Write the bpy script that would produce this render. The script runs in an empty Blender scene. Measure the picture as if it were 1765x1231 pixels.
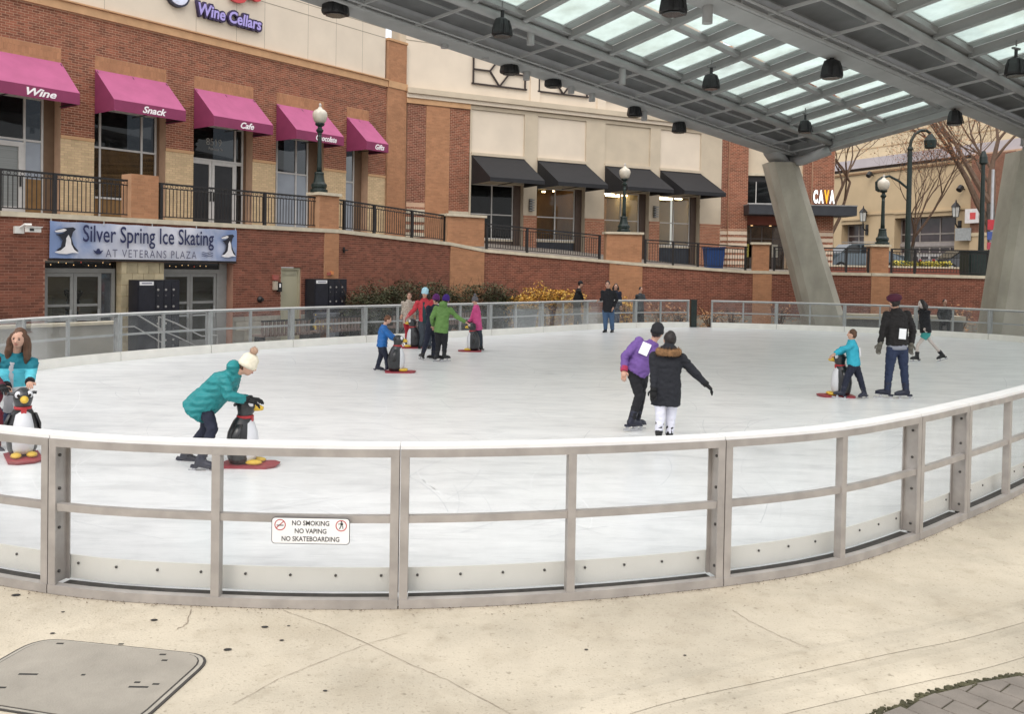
import bpy, bmesh, math, random
import numpy as np
from mathutils import Vector, Matrix, noise as mnoise
PI=math.pi
scene=bpy.context.scene
C=scene.collection
# ------------------------------------------------------------------ camera
F=1500.; S=.0175; P=.02; YH=458.; H=2.2; W0=1765.
cS,sS=math.cos(S),math.sin(S)
def ray(px,py):
    dx=px-882.5; dy=py-YH
    u=dx*cS+dy*sS; v=-dx*sS+dy*cS-F*math.tan(P)
    return Vector((u, F*math.cos(P)-v*math.sin(P), -F*math.sin(P)-v*math.cos(P)))
CAM=Vector((0,0,H))
def atY(px,py,Y):
    d=ray(px,py); return CAM+d*(Y/d.y)
def atZ(px,py,z=0.):
    d=ray(px,py); return CAM+d*((z-H)/d.z)
cd=bpy.data.cameras.new('camera'); cam=bpy.data.objects.new('camera',cd); C.objects.link(cam)
cd.sensor_width=36; cd.lens=F/W0*36; cd.clip_end=800; cd.clip_start=.05
cd.shift_y=-(615.5-(YH+F*math.tan(P)))/W0
R0=Vector((1,0,0)); F0=Vector((0,math.cos(P),-math.sin(P))); U0=Vector((0,math.sin(P),math.cos(P)))
cx=R0*cS+U0*sS; cy=U0*cS-R0*sS
M=Matrix((cx,cy,-F0)).transposed().to_4x4(); M.translation=CAM
cam.matrix_world=M
scene.camera=cam
# ------------------------------------------------------------------ world, sun
w=bpy.data.worlds.new('World'); scene.world=w; w.use_nodes=True
nt=w.node_tree; nt.nodes.clear()
sky=nt.nodes.new('ShaderNodeTexSky'); sky.sky_type='NISHITA'; sky.sun_disc=False
sky.sun_elevation=math.radians(50); sky.sun_rotation=math.radians(200); sky.air_density=1; sky.dust_density=4
b1=nt.nodes.new('ShaderNodeBackground'); b1.inputs[1].default_value=.05
b2=nt.nodes.new('ShaderNodeBackground'); b2.inputs[0].default_value=(.985,.99,1,1)
tcw=nt.nodes.new('ShaderNodeTexCoord'); sxw=nt.nodes.new('ShaderNodeSeparateXYZ'); mrw=nt.nodes.new('ShaderNodeMapRange')   # CIE overcast sky: zenith three times the horizon
mrw.inputs[1].default_value=0; mrw.inputs[2].default_value=1; mrw.inputs[3].default_value=.68; mrw.inputs[4].default_value=2.05
nt.links.new(tcw.outputs['Generated'],sxw.inputs[0]); nt.links.new(sxw.outputs[2],mrw.inputs[0]); nt.links.new(mrw.outputs[0],b2.inputs[1])
ad=nt.nodes.new('ShaderNodeAddShader'); wo=nt.nodes.new('ShaderNodeOutputWorld')
nt.links.new(sky.outputs[0],b1.inputs[0]); nt.links.new(b1.outputs[0],ad.inputs[0]); nt.links.new(b2.outputs[0],ad.inputs[1]); nt.links.new(ad.outputs[0],wo.inputs[0])
sd=bpy.data.lights.new('sun','SUN'); sd.energy=.7; sd.angle=math.radians(25); sd.color=(1,.96,.9)
so=bpy.data.objects.new('sun',sd); C.objects.link(so)
sdir=Vector((math.sin(math.radians(200))*math.cos(math.radians(50)),math.cos(math.radians(200))*math.cos(math.radians(50)),math.sin(math.radians(50))))
so.rotation_euler=sdir.to_track_quat('Z','Y').to_euler(); so.location=(0,0,40)
scene.view_settings.view_transform='Standard'; scene.view_settings.look='None'
scene.view_settings.gamma=1; scene.view_settings.exposure=.06; scene.view_settings.use_curve_mapping=False
scene.render.engine='CYCLES'
scene.cycles.max_bounces=7; scene.cycles.transparent_max_bounces=24
# ------------------------------------------------------------------ materials
MATS={}
def mat(key,col=(.5,.5,.5),rough=.6,var=.1,scale=4,bump=0,bscale=60,metal=0,spec=.4,island=0,stain=0,stretch=None,emit=0,detail=4):
    if key in MATS: return MATS[key]
    m=bpy.data.materials.new(key); m.use_nodes=True; n=m.node_tree; L=n.links
    bs=n.nodes['Principled BSDF']; bs.inputs['Roughness'].default_value=rough; bs.inputs['Metallic'].default_value=metal
    bs.inputs['Specular IOR Level'].default_value=spec
    tc=n.nodes.new('ShaderNodeTexCoord'); src=tc.outputs['Object']
    if stretch:
        mp=n.nodes.new('ShaderNodeMapping'); mp.inputs['Scale'].default_value=stretch[:3]
        if len(stretch)>3: mp.inputs['Rotation'].default_value=(0,0,stretch[3])
        L.new(src,mp.inputs[0]); src=mp.outputs[0]
    ns=n.nodes.new('ShaderNodeTexNoise'); ns.inputs['Scale'].default_value=scale; ns.inputs['Detail'].default_value=detail
    L.new(src,ns.inputs['Vector'])
    def mixrgb(fac,a,b,mode='MIX'):
        x=n.nodes.new('ShaderNodeMix'); x.data_type='RGBA'; x.blend_type=mode
        for s,v in ((x.inputs[0],fac),(x.inputs[6],a),(x.inputs[7],b)):
            if hasattr(v,'links'): L.new(v,s)
            elif isinstance(v,(int,float)): s.default_value=v
            else: s.default_value=(*v[:3],1)
        return x.outputs[2]
    lo=[c*(1-var) for c in col]; hi=[min(1,c*(1+var)) for c in col]
    mr=n.nodes.new('ShaderNodeMapRange'); mr.inputs[1].default_value=.32; mr.inputs[2].default_value=.68; L.new(ns.outputs[0],mr.inputs[0])
    out=mixrgb(mr.outputs[0],lo,hi)
    if island:
        g=n.nodes.new('ShaderNodeNewGeometry'); m2=n.nodes.new('ShaderNodeMapRange'); m2.inputs[3].default_value=1-island; m2.inputs[4].default_value=1+island
        L.new(g.outputs['Random Per Island'],m2.inputs[0])
        cb=n.nodes.new('ShaderNodeCombineColor')
        for i in range(3): L.new(m2.outputs[0],cb.inputs[i])
        out=mixrgb(1.,out,cb.outputs[0],'MULTIPLY')
    if stain:
        n2=n.nodes.new('ShaderNodeTexNoise'); n2.inputs['Scale'].default_value=.9; n2.inputs['Detail'].default_value=8; n2.inputs['Roughness'].default_value=.65
        L.new(tc.outputs['Object'],n2.inputs['Vector'])
        m3=n.nodes.new('ShaderNodeMapRange'); m3.inputs[1].default_value=.45; m3.inputs[2].default_value=.75; m3.inputs[4].default_value=stain; L.new(n2.outputs[0],m3.inputs[0])
        out=mixrgb(m3.outputs[0],out,[c*.45 for c in col])
    L.new(out,bs.inputs['Base Color'])
    if emit: L.new(out,bs.inputs['Emission Color']); bs.inputs['Emission Strength'].default_value=emit
    if bump:
        nb=n.nodes.new('ShaderNodeTexNoise'); nb.inputs['Scale'].default_value=bscale; nb.inputs['Detail'].default_value=3; L.new(tc.outputs['Object'],nb.inputs['Vector'])
        bp=n.nodes.new('ShaderNodeBump'); bp.inputs['Strength'].default_value=bump; bp.inputs['Distance'].default_value=.01; L.new(nb.outputs[0],bp.inputs['Height']); L.new(bp.outputs[0],bs.inputs['Normal'])
    MATS[key]=m; return m
def glassmat(key,tint=(.9,.93,.92),gloss=.25,veil=.05,veilcol=(.7,.72,.72),rough=.02):
    if key in MATS: return MATS[key]
    m=bpy.data.materials.new(key); m.use_nodes=True; n=m.node_tree; L=n.links; n.nodes.clear()
    o=n.nodes.new('ShaderNodeOutputMaterial'); t=n.nodes.new('ShaderNodeBsdfTransparent'); t.inputs[0].default_value=(*tint,1)
    g=n.nodes.new('ShaderNodeBsdfGlossy'); g.inputs['Roughness'].default_value=rough
    d=n.nodes.new('ShaderNodeBsdfDiffuse'); d.inputs[0].default_value=(*veilcol,1)
    fr=n.nodes.new('ShaderNodeFresnel'); fr.inputs[0].default_value=1.45
    mu=n.nodes.new('ShaderNodeMath'); mu.operation='MULTIPLY'; mu.inputs[1].default_value=gloss*4; mu.use_clamp=True; L.new(fr.outputs[0],mu.inputs[0])
    a=n.nodes.new('ShaderNodeMixShader'); L.new(mu.outputs[0],a.inputs[0]); L.new(t.outputs[0],a.inputs[1]); L.new(g.outputs[0],a.inputs[2])
    b=n.nodes.new('ShaderNodeMixShader')
    tc=n.nodes.new('ShaderNodeTexCoord'); ns=n.nodes.new('ShaderNodeTexNoise'); ns.inputs['Scale'].default_value=3; ns.inputs['Detail'].default_value=6; L.new(tc.outputs['Object'],ns.inputs['Vector'])
    mr=n.nodes.new('ShaderNodeMapRange'); mr.inputs[1].default_value=.35; mr.inputs[2].default_value=.75; mr.inputs[3].default_value=veil*.6; mr.inputs[4].default_value=veil*1.5; L.new(ns.outputs[0],mr.inputs[0])
    L.new(mr.outputs[0],b.inputs[0]); L.new(a.outputs[0],b.inputs[1]); L.new(d.outputs[0],b.inputs[2]); L.new(b.outputs[0],o.inputs[0])
    MATS[key]=m; return m
red_brick=lambda: mat('red brick',(.24,.084,.047),.85,.14,2.5,.3,80,island=.30,stain=.14)
dark_brick=lambda: mat('dark red brick',(.20,.07,.043),.85,.14,2.5,.3,80,island=.30,stain=.18)
orange_brick=lambda: mat('orange brick',(.40,.195,.10),.85,.08,2.5,.3,80,island=.10,stain=.14)
cream_brick=lambda: mat('cream brick',(.60,.45,.26),.85,.08,2.5,.3,80,island=.10)
mortar=lambda: mat('mortar',(.56,.37,.25),.95,.1,3)
mortar_dark=lambda: mat('grey mortar',(.37,.20,.14),.95,.12,3)
mortar_or=lambda: mat('orange mortar',(.42,.24,.14),.95,.1,3)
mortar_cr=lambda: mat('cream mortar',(.45,.32,.18),.95,.1,3)
stucco=lambda: mat('cream stucco',(.70,.60,.48),.9,.05,.8,.25,140,stain=.06)
stucco2=lambda: mat('beige stucco',(.55,.465,.35),.9,.06,1.2,.25,140,stain=.08)
orange_st=lambda: mat('ochre stucco band',(.54,.32,.17),.9,.08,3,.15,120)
capstone=lambda: mat('cast stone',(.56,.49,.37),.85,.12,4,.2,60,stain=.2)
black_metal=lambda: mat('black painted metal',(.018,.016,.016),.45,.2,6)
green_metal=lambda: mat('dark green painted metal',(.011,.021,.018),.4,.25,8)
alu=lambda: mat('brushed aluminium',(.385,.355,.33),.45,.14,6,.08,40,metal=.3,stain=.30)
alu_far=lambda: mat('dull aluminium',(.42,.42,.41),.5,.1,6,metal=.2)
steel=lambda: mat('grey painted steel',(.36,.36,.355),.5,.10,1.5,.05,30)
steel_dk=lambda: mat('grey metal deck',(.19,.19,.19),.6,.1,2)
frame_w=lambda: mat('silver window frame',(.55,.53,.50),.5,.06,6)
white_pl=lambda: mat('white rink board',(.86,.83,.77),.5,.05,3,stain=.12)
conc=lambda: mat('board marked concrete',(.42,.385,.315),.9,.12,1.6,.5,25,stain=.35,stretch=(1,1,.35))
# ------------------------------------------------------------------ object helpers
WM={}
def props(o,label=None,cat=None,group=None,kind=None):
    if label: o['label']=label
    if cat: o['category']=cat
    if group: o['group']=group
    if kind: o['kind']=kind
    return o
def thing(name,label,cat,loc=(0,0,0),rz=0,group=None):
    o=bpy.data.objects.new(name,None); C.objects.link(o); o.empty_display_size=.2
    Mx=Matrix.Translation(Vector(loc))@Matrix.Rotation(rz,4,'Z'); o.matrix_world=Mx; WM[o.name]=Mx
    return props(o,label,cat,group)
class MB:
    def __init__(s): s.v=[];s.f=[];s.m=[];s.k=0
    def quad(s,*p):
        i=len(s.v); s.v+= [tuple(x) for x in p]; s.f.append(tuple(range(i,i+len(p)))); s.m.append(s.k); return s
    def hexa(s,b,t):          # b,t : 4 points each
        i=len(s.v); s.v+=[tuple(x) for x in b]+[tuple(x) for x in t]
        for f in ((3,2,1,0),(4,5,6,7),(0,1,5,4),(1,2,6,5),(2,3,7,6),(3,0,4,7)):
            s.f.append(tuple(i+j for j in f)); s.m.append(s.k)
        return s
    def box(s,x0,x1,y0,y1,z0,z1):
        return s.hexa([(x0,y0,z0),(x1,y0,z0),(x1,y1,z0),(x0,y1,z0)],[(x0,y0,z1),(x1,y0,z1),(x1,y1,z1),(x0,y1,z1)])
    def bar(s,a,b,w,h,up=Vector((0,0,1))):
        a=Vector(a);b=Vector(b);d=(b-a).normalized(); r=d.cross(up)
        if r.length<1e-4: r=d.cross(Vector((0,1,0)))
        r.normalize(); u=r.cross(d)
        q=lambda p:[p-r*w/2-u*h/2,p+r*w/2-u*h/2,p+r*w/2+u*h/2,p-r*w/2+u*h/2]
        A=q(a);B=q(b); return s.hexa(A,B)
    def tube(s,pts,rad,n=8,caps=True,el=None,up=None):
        pts=[Vector(p) for p in pts]; rad=rad if isinstance(rad,(list,tuple)) else [rad]*len(pts)
        base=len(s.v); pr=None
        for k,p in enumerate(pts):
            d=(pts[min(k+1,len(pts)-1)]-pts[max(k-1,0)]).normalized()
            if pr is None:
                r=d.cross(Vector((0,0,1)) if abs(d.z)<.9 else Vector((0,1,0)))
            else: r=pr-d*pr.dot(d)
            r.normalize(); pr=r; q=d.cross(r)
            e=el[k] if el else 1
            for j in range(n):
                a=2*PI*j/n; s.v.append(tuple(p+(r*math.cos(a)+q*math.sin(a)*e)*rad[k]))
        for k in range(len(pts)-1):
            for j in range(n):
                a=base+k*n+j;b=base+k*n+(j+1)%n; s.f.append((a,b,b+n,a+n)); s.m.append(s.k)
        if caps:
            s.f.append(tuple(base+j for j in range(n-1,-1,-1))); s.m.append(s.k)
            s.f.append(tuple(base+(len(pts)-1)*n+j for j in range(n))); s.m.append(s.k)
        return s
    def loft(s,secs,n=16):    # (centre, right, fwd, rw, rd)
        base=len(s.v)
        for c,r,f,rw,rd in secs:
            for j in range(n):
                a=2*PI*j/n; s.v.append(tuple(Vector(c)+Vector(r)*math.cos(a)*rw+Vector(f)*math.sin(a)*rd))
        for k in range(len(secs)-1):
            for j in range(n):
                a=base+k*n+j;b=base+k*n+(j+1)%n; s.f.append((a,b,b+n,a+n)); s.m.append(s.k)
        s.f.append(tuple(base+j for j in range(n-1,-1,-1))); s.m.append(s.k)
        s.f.append(tuple(base+(len(secs)-1)*n+j for j in range(n))); s.m.append(s.k)
        return s
    def lathe(s,prof,c=(0,0,0),n=14,ax=None):
        c=Vector(c); X=Vector((1,0,0));Y=Vector((0,1,0));Z=Vector((0,0,1))
        if ax is not None:
            Z=Vector(ax).normalized(); X=Z.cross(Vector((0,0,1)) if abs(Z.z)<.9 else Vector((0,1,0))).normalized(); Y=Z.cross(X)
        return s.loft([(c+Z*z,X,Y,r,r) for z,r in prof],n)
    def ell(s,c,ax,rx,ry,rz,n=12,m=8):  # ax=(X,Y,Z) vectors
        X,Y,Z=[Vector(a) for a in ax]; c=Vector(c); secs=[]
        for k in range(m+1):
            t=-PI/2+PI*k/m; q=max(.02,math.cos(t)); secs.append((c+Z*rz*math.sin(t),X,Y,rx*q,ry*q))
        return s.loft(secs,n)
    def build(s,name,mats,parent=None,smooth=False,label=None,kind=None):
        me=bpy.data.meshes.new(name)
        v=s.v
        if parent is not None and parent.name in WM:
            Mi=WM[parent.name].inverted(); a=np.array(v,dtype=float).reshape(-1,3); R=np.array(Mi)
            v=(a@R[:3,:3].T+R[:3,3]).tolist()
        me.from_pydata(v,[],s.f)
        mats=mats if isinstance(mats,(list,tuple)) else [mats]
        for m in mats: me.materials.append(m)
        if len(mats)>1: me.polygons.foreach_set('material_index',s.m)
        if smooth: me.polygons.foreach_set('use_smooth',[True]*len(me.polygons))
        me.update(); return link(me,name,parent,label,kind)
def link(me,name,parent=None,label=None,kind=None):
    o=bpy.data.objects.new(name,me); C.objects.link(o)
    if parent is not None:
        o.parent=parent
        if parent.name in WM: WM[o.name]=WM[parent.name]
    return props(o,label,None,None,kind)
def kids(o): return [c for c in bpy.data.objects if c.parent==o]
def copy_tree(o,loc,rz=0,sc=1,label=None,group=None,tree=None):
    def rec(a,par):
        c=a.copy(); C.objects.link(c)
        if par is not None: c.parent=par
        for k in tree[a.name]: rec(k,c)
        return c
    if tree is None:
        tree={}
        def walk(a):
            tree[a.name]=kids(a)
            for k in tree[a.name]: walk(k)
        walk(o)
    r=rec(o,None); Mx=Matrix.Translation(Vector(loc))@Matrix.Rotation(rz,4,'Z')@Matrix.Scale(sc,4); r.matrix_world=Mx; WM[r.name]=Mx
    if label: r['label']=label
    if group: r['group']=group
    return r
def text_mesh(txt,size,ext=.01,shear=0,bold=0,sp=1,align='CENTER'):
    cu=bpy.data.curves.new('t','FONT'); cu.body=txt; cu.size=size; cu.extrude=ext; cu.shear=shear; cu.offset=bold; cu.align_x=align; cu.align_y='CENTER'; cu.space_character=sp; cu.resolution_u=3
    o=bpy.data.objects.new('t',cu); C.objects.link(o); dg=bpy.context.evaluated_depsgraph_get(); me=bpy.data.meshes.new_from_object(o.evaluated_get(dg))
    bpy.data.objects.remove(o); bpy.data.curves.remove(cu); return me
def text_on(name,txt,size,mt,parent,org,xd,zd,ext=.01,width=None,height=None,shear=0,bold=0,sp=1,kind=None,label=None):
    me=text_mesh(txt,size,ext,shear,bold,sp); a=np.array([v.co for v in me.vertices]); lo=a.min(0);hi=a.max(0)
    a[:,:2]-= (lo[:2]+hi[:2])/2
    if width: a[:,0]*=width/(hi[0]-lo[0])
    if height: a[:,1]*=height/(hi[1]-lo[1])
    xd=np.array(xd);zd=np.array(zd);nd=np.cross(xd,zd); b=np.array(org)+a[:,:1]*xd+a[:,1:2]*zd+a[:,2:3]*nd
    if parent is not None and parent.name in WM:
        R=np.array(WM[parent.name].inverted()); b=b@R[:3,:3].T+R[:3,3]
    me.vertices.foreach_set('co',b.ravel()); me.materials.clear(); me.materials.append(mt); me.name=name; me.update()
    return link(me,name,parent,label,kind)
class Fr:
    """vertical facade frame: s along, o out towards the viewer, z up"""
    def __init__(s,O,d): s.O=Vector((O[0],O[1],0)); s.d=Vector((d[0],d[1],0)).normalized(); s.n=Vector((s.d.y,-s.d.x,0))
    def pt(s,a,o,z): return s.O+s.d*a+s.n*o+Vector((0,0,z))
    def sz(s,px,py,o=0):
        r=ray(px,py); O=s.O+s.n*o; t=(O.dot(s.n))/(r.x*s.n.x+r.y*s.n.y); p=CAM+r*t; q=p-O; return q.dot(s.d),p.z
    def box(s,mb,a,b,o0,o1,z0,z1):
        return mb.hexa([s.pt(a,o0,z0),s.pt(b,o0,z0),s.pt(b,o1,z0),s.pt(a,o1,z0)],[s.pt(a,o0,z1),s.pt(b,o0,z1),s.pt(b,o1,z1),s.pt(a,o1,z1)])
    def B(s,name,mt,par,a,b,o0,o1,z0,z1,**k):
        mb=MB(); s.box(mb,a,b,o0,o1,z0,z1); return mb.build(name,mt,par,**k)
def bricks(fr,a0,a1,z0f,z1,holes=(),o=0.,bw=.21,bh=.075,j=.015,proud=.007,ztop=None,seed=1):
    """real brick faces standing proud of the mortar; z0f / z1 may be functions of s"""
    rnd=random.Random(seed); mb=MB(); lo=z0f if callable(z0f) else (lambda s:z0f); hi=z1 if callable(z1) else (lambda s:z1)
    zmin=min(lo(a0),lo(a1)); zmax=max(hi(a0),hi(a1)); k=int(math.floor(zmin/bh))
    while k*bh<zmax:
        zb=k*bh; off=(k%2)*bw/2; i=int((a0-off)/bw)-1
        while i*bw+off<a1:
            s0=max(a0,i*bw+off); s1=min(a1,i*bw+off+bw-j); i+=1
            if s1-s0<.02: continue
            b0=max(zb,max(lo(s0),lo(s1))); b1=min(zb+bh-j,min(hi(s0),hi(s1)))
            if b1-b0<.02: continue
            parts=[(s0,s1)]
            for h in holes:
                if b1>h[2]+.01 and b0<h[3]-.01:
                    np_=[]
                    for (x,y) in parts:
                        if y<=h[0] or x>=h[1]: np_.append((x,y)); continue
                        if x<h[0]-.03: np_.append((x,h[0]))
                        if y>h[1]+.03: np_.append((h[1],y))
                    parts=np_
            for (x,y) in parts:
                p=o+proud+rnd.uniform(-.0025,.0025); c=[fr.pt(x,o,b0),fr.pt(y,o,b0),fr.pt(y,o,b1),fr.pt(x,o,b1)]; d=[fr.pt(x,p,b0),fr.pt(y,p,b0),fr.pt(y,p,b1),fr.pt(x,p,b1)]
                q=len(mb.v); mb.v+=[tuple(t) for t in c+d]
                for f in ((4,5,6,7),(0,1,5,4),(1,2,6,5),(2,3,7,6),(3,0,4,7)): mb.f.append(tuple(q+t for t in f)); mb.m.append(0)
        k+=1
    return mb
def wall_with_holes(mb,fr,a0,a1,o0,o1,z0,z1,holes):
    """solid wall between o0 (back) and o1 (face) around rectangular openings"""
    xs=sorted(set([a0,a1]+[min(max(h[i],a0),a1) for h in holes for i in (0,1)])); 
    for x,y in zip(xs,xs[1:]):
        if y-x<1e-4: continue
        m=(x+y)/2; hs=sorted([(h[2],h[3]) for h in holes if h[0]<=m<=h[1]]); c=z0
        for lo,hi in hs:
            if lo>c+1e-3: fr.box(mb,x,y,o0,o1,c,min(lo,z1))
            c=max(c,hi)
        if c<z1-1e-3: fr.box(mb,x,y,o0,o1,c,z1)
# ------------------------------------------------------------------ ground, rink slab, ice
def sstep(a,b,x):
    t=max(0,min(1,(x-a)/(b-a))); return t*t*(3-2*t)
def gz(x,y): return -.45*sstep(9.5,17,y)
mb=MB()
xs=[-400,-120,-50,-30,-20,-16,-13,-11,-9,-7,-5,-3,-1,1,3,5,8,11,14,17,20,25,30,60,130,400]; ys=[-60,-20,-8,0,4,9.5,11,12.5,14,15.5,17,24,30,36,42,60,120,400]
for j,y in enumerate(ys):
    for x in xs: mb.v.append((x,y,gz(x,y)-.012))
for j in range(len(ys)-1):
    for i in range(len(xs)-1):
        a=j*len(xs)+i; mb.f.append((a,a+1,a+1+len(xs),a+len(xs))); mb.m.append(0)
mb.build('ground',mat('dark plaza paving',(.115,.105,.095),.85,.18,1.2,.2,50,stain=.3),kind='structure')
CT=[(-3.01,5.66),(-1.84,5.49),(-.69,5.5),(.42,5.68),(1.52,6.0),(2.43,6.41),(3.39,7.12),(4.1,7.74),(4.86,8.42),(7.4,10.9),(10.9,14.8),(14.2,19.4),(16.3,24),(16.75,27.6),(14.3,30.5),(11.6,31.7),(9.3,32.3),(6.5,32.5),(3.2,30.9),(.2,28.0),(-4.35,23.7),(-6.95,20.8),(-8.35,18.8),(-9.35,16.5),(-9.5,12.9),(-8.0,9.2),(-5.5,6.8)]
def catmull(P,per=14):
    out=[];n=len(P)
    for i in range(n):
        p0,p1,p2,p3=[Vector((*P[(i+k)%n],0)) for k in (-1,0,1,2)]
        t0=0;t1=t0+(p1-p0).length**.5;t2=t1+(p2-p1).length**.5;t3=t2+(p3-p2).length**.5
        for q in range(per):
            t=t1+(t2-t1)*q/per
            A1=p0*((t1-t)/(t1-t0))+p1*((t-t0)/(t1-t0));A2=p1*((t2-t)/(t2-t1))+p2*((t-t1)/(t2-t1));A3=p2*((t3-t)/(t3-t2))+p3*((t-t2)/(t3-t2))
            B1=A1*((t2-t)/(t2-t0))+A2*((t-t0)/(t2-t0));B2=A2*((t3-t)/(t3-t1))+A3*((t-t1)/(t3-t1)); out.append(B1*((t2-t)/(t2-t1))+B2*((t-t1)/(t2-t1)))
    return out
CV=catmull(CT); NC=len(CV); CL=[0]
for i in range(NC): CL.append(CL[-1]+(CV[(i+1)%NC]-CV[i]).length)
TOT=CL[-1]
def cvat(l):
    l%=TOT; i=int(np.searchsorted(CL,l,side='right')-1); i=min(i,NC-1); t=(l-CL[i])/(CL[i+1]-CL[i]); return CV[i].lerp(CV[(i+1)%NC],t)
def cvn(l):
    d=(cvat(l+.05)-cvat(l-.05)).normalized(); return Vector((d.y,-d.x,0))
def cvl(x,y):
    p=Vector((x,y,0)); i=min(range(NC),key=lambda k:(CV[k]-p).length); best=(9,0)
    for k in range(-20,21):
        l=CL[i]+k*.02; best=min(best,((cvat(l)-p).length,l))
    return best[1]
mb=MB(); mb.v=[tuple(p+Vector((0,0,.02))) for p in CV]; mb.f=[tuple(range(NC))]; mb.m=[0]
def icemat():
    m=mat('scuffed ice',(.80,.80,.795),.30,.05,1.0,0,spec=.45,stretch=(.35,1.6,1,.3),detail=9); n=m.node_tree;L=n.links;bs=n.nodes['Principled BSDF']
    tc=n.nodes.new('ShaderNodeTexCoord'); prev=bs.inputs['Base Color'].links[0].from_socket; h=None
    for k,(rot,sx,sy,sc,dark) in enumerate([(.2,1.0,3.4,1.3,.86),(1.2,1.1,3,1.2,.88),(2.3,1,3,1.4,.89),(.75,2,34,1.5,.84),(-.35,1.6,38,1.6,.86),(1.9,1.8,36,1.4,.86),(.5,1,1.6,.8,.90)]):
        mp=n.nodes.new('ShaderNodeMapping'); mp.inputs['Rotation'].default_value=(0,0,rot); mp.inputs['Scale'].default_value=(sx,sy,1); L.new(tc.outputs['Object'],mp.inputs[0])
        ns=n.nodes.new('ShaderNodeTexNoise'); ns.inputs['Scale'].default_value=sc; ns.inputs['Detail'].default_value=7; ns.inputs['Roughness'].default_value=.6; ns.inputs['Distortion'].default_value=.6; L.new(mp.outputs[0],ns.inputs['Vector'])
        mr=n.nodes.new('ShaderNodeMapRange'); mr.inputs[1].default_value=.50 if k<3 else .57; mr.inputs[2].default_value=.72; L.new(ns.outputs[0],mr.inputs[0])
        x=n.nodes.new('ShaderNodeMix'); x.data_type='RGBA'; x.blend_type='MULTIPLY'; L.new(mr.outputs[0],x.inputs[0]); L.new(prev,x.inputs[6]); x.inputs[7].default_value=(dark,dark*1.005,dark*1.01,1); prev=x.outputs[2]
        if k==0: h=ns.outputs[0]
    L.new(prev,bs.inputs['Base Color'])
    bp=n.nodes.new('ShaderNodeBump'); bp.inputs['Strength'].default_value=.15; bp.inputs['Distance'].default_value=.01; L.new(h,bp.inputs['Height']); L.new(bp.outputs[0],bs.inputs['Normal']); return m
mb.build('ice',icemat(),kind='structure')
mb=MB()
for i in range(NC):
    a=CV[i]+cvn(CL[i])*.02;b=CV[(i+1)%NC]+cvn(CL[i+1])*.02; z=Vector((0,0,1)); mb.quad(a+z*gz(a.x,a.y)-z*.1,b+z*gz(b.x,b.y)-z*.1,b-z*.003,a-z*.003)
mb.build('rink_slab_edge',conc(),kind='structure')
# skate cuts: thin arcs of shaved ice
trk=MB(); trk2=MB(); rt=random.Random(77)
for k in range(520):
    y=rt.uniform(5.9,20)**1.0; x=rt.uniform(-.75,.62)*y; a=rt.uniform(0,6.3); cu_=rt.uniform(-.5,.5); L_=rt.uniform(.4,2.6); w_=rt.uniform(.0015,.0045); p=Vector((x,y,.0215)); P_=[]
    for q in range(11):
        P_.append((p.copy(),Vector((-math.sin(a),math.cos(a),0)))); p=p+Vector((math.cos(a),math.sin(a),0))*L_/10; a+=cu_*L_/10
    if min((CV[i]-p).length for i in range(0,NC,3))<1.0 or min((CV[i]-P_[0][0]).length for i in range(0,NC,3))<1.0: continue
    if y<7 and (x<-2.5 or x>2): continue
    for (u,n1),(v,n2) in zip(P_,P_[1:]): (trk if k%3 else trk2).quad(u-n1*w_,v-n2*w_,v+n2*w_,u+n1*w_)
trk.build('skate_tracks',mat('shaved ice line',(.62,.63,.64),.6,.1,20),None,kind='stuff'); trk2.build('skate_tracks',mat('bright ice line',(.90,.90,.90),.5,.05,20),None,kind='stuff')
for o_ in [o for o in C.objects if o.name.startswith('skate_tracks')]: o_['label']='thin curved cuts left by skates on the white ice'; o_['category']='skate tracks'
# near plaza of cream concrete
pl=MB(); P_=24
for j in range(14):
    for i in range(30):
        x0=-16+i*36/30;x1=x0+1.2;y0=-4+j*1.2;y1=y0+1.2; pl.quad((x0,y0,gz(x0,y0)-.003),(x1,y0,gz(x1,y0)-.003),(x1,y1,gz(x1,y1)-.003),(x0,y1,gz(x0,y1)-.003))
def plazamat():
    m=mat('cream exposed concrete',(.475,.415,.32),.85,.16,.7,.45,70,stain=.48,detail=8); n=m.node_tree;L=n.links;bs=n.nodes['Principled BSDF']; prev=bs.inputs['Base Color'].links[0].from_socket
    tc=n.nodes.new('ShaderNodeTexCoord')
    for sc,a,b,dk in ((28,.62,.74,.62),(70,.60,.72,.72),(6,.56,.8,.82),(2.2,.5,.75,.86)):
        ns=n.nodes.new('ShaderNodeTexNoise'); ns.inputs['Scale'].default_value=sc; ns.inputs['Detail'].default_value=5; L.new(tc.outputs['Object'],ns.inputs['Vector'])
        mr=n.nodes.new('ShaderNodeMapRange'); mr.inputs[1].default_value=a; mr.inputs[2].default_value=b; L.new(ns.outputs[0],mr.inputs[0])
        x=n.nodes.new('ShaderNodeMix'); x.data_type='RGBA'; x.blend_type='MULTIPLY'; L.new(mr.outputs[0],x.inputs[0]); L.new(prev,x.inputs[6]); x.inputs[7].default_value=(dk,dk*.98,dk*.95,1); prev=x.outputs[2]
    L.new(prev,bs.inputs['Base Color']); return m
plaza=pl.build('plaza_slab',plazamat(),kind='structure')
crk=mat('dark joint',(.27,.22,.165),.95,.3,20)
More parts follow.
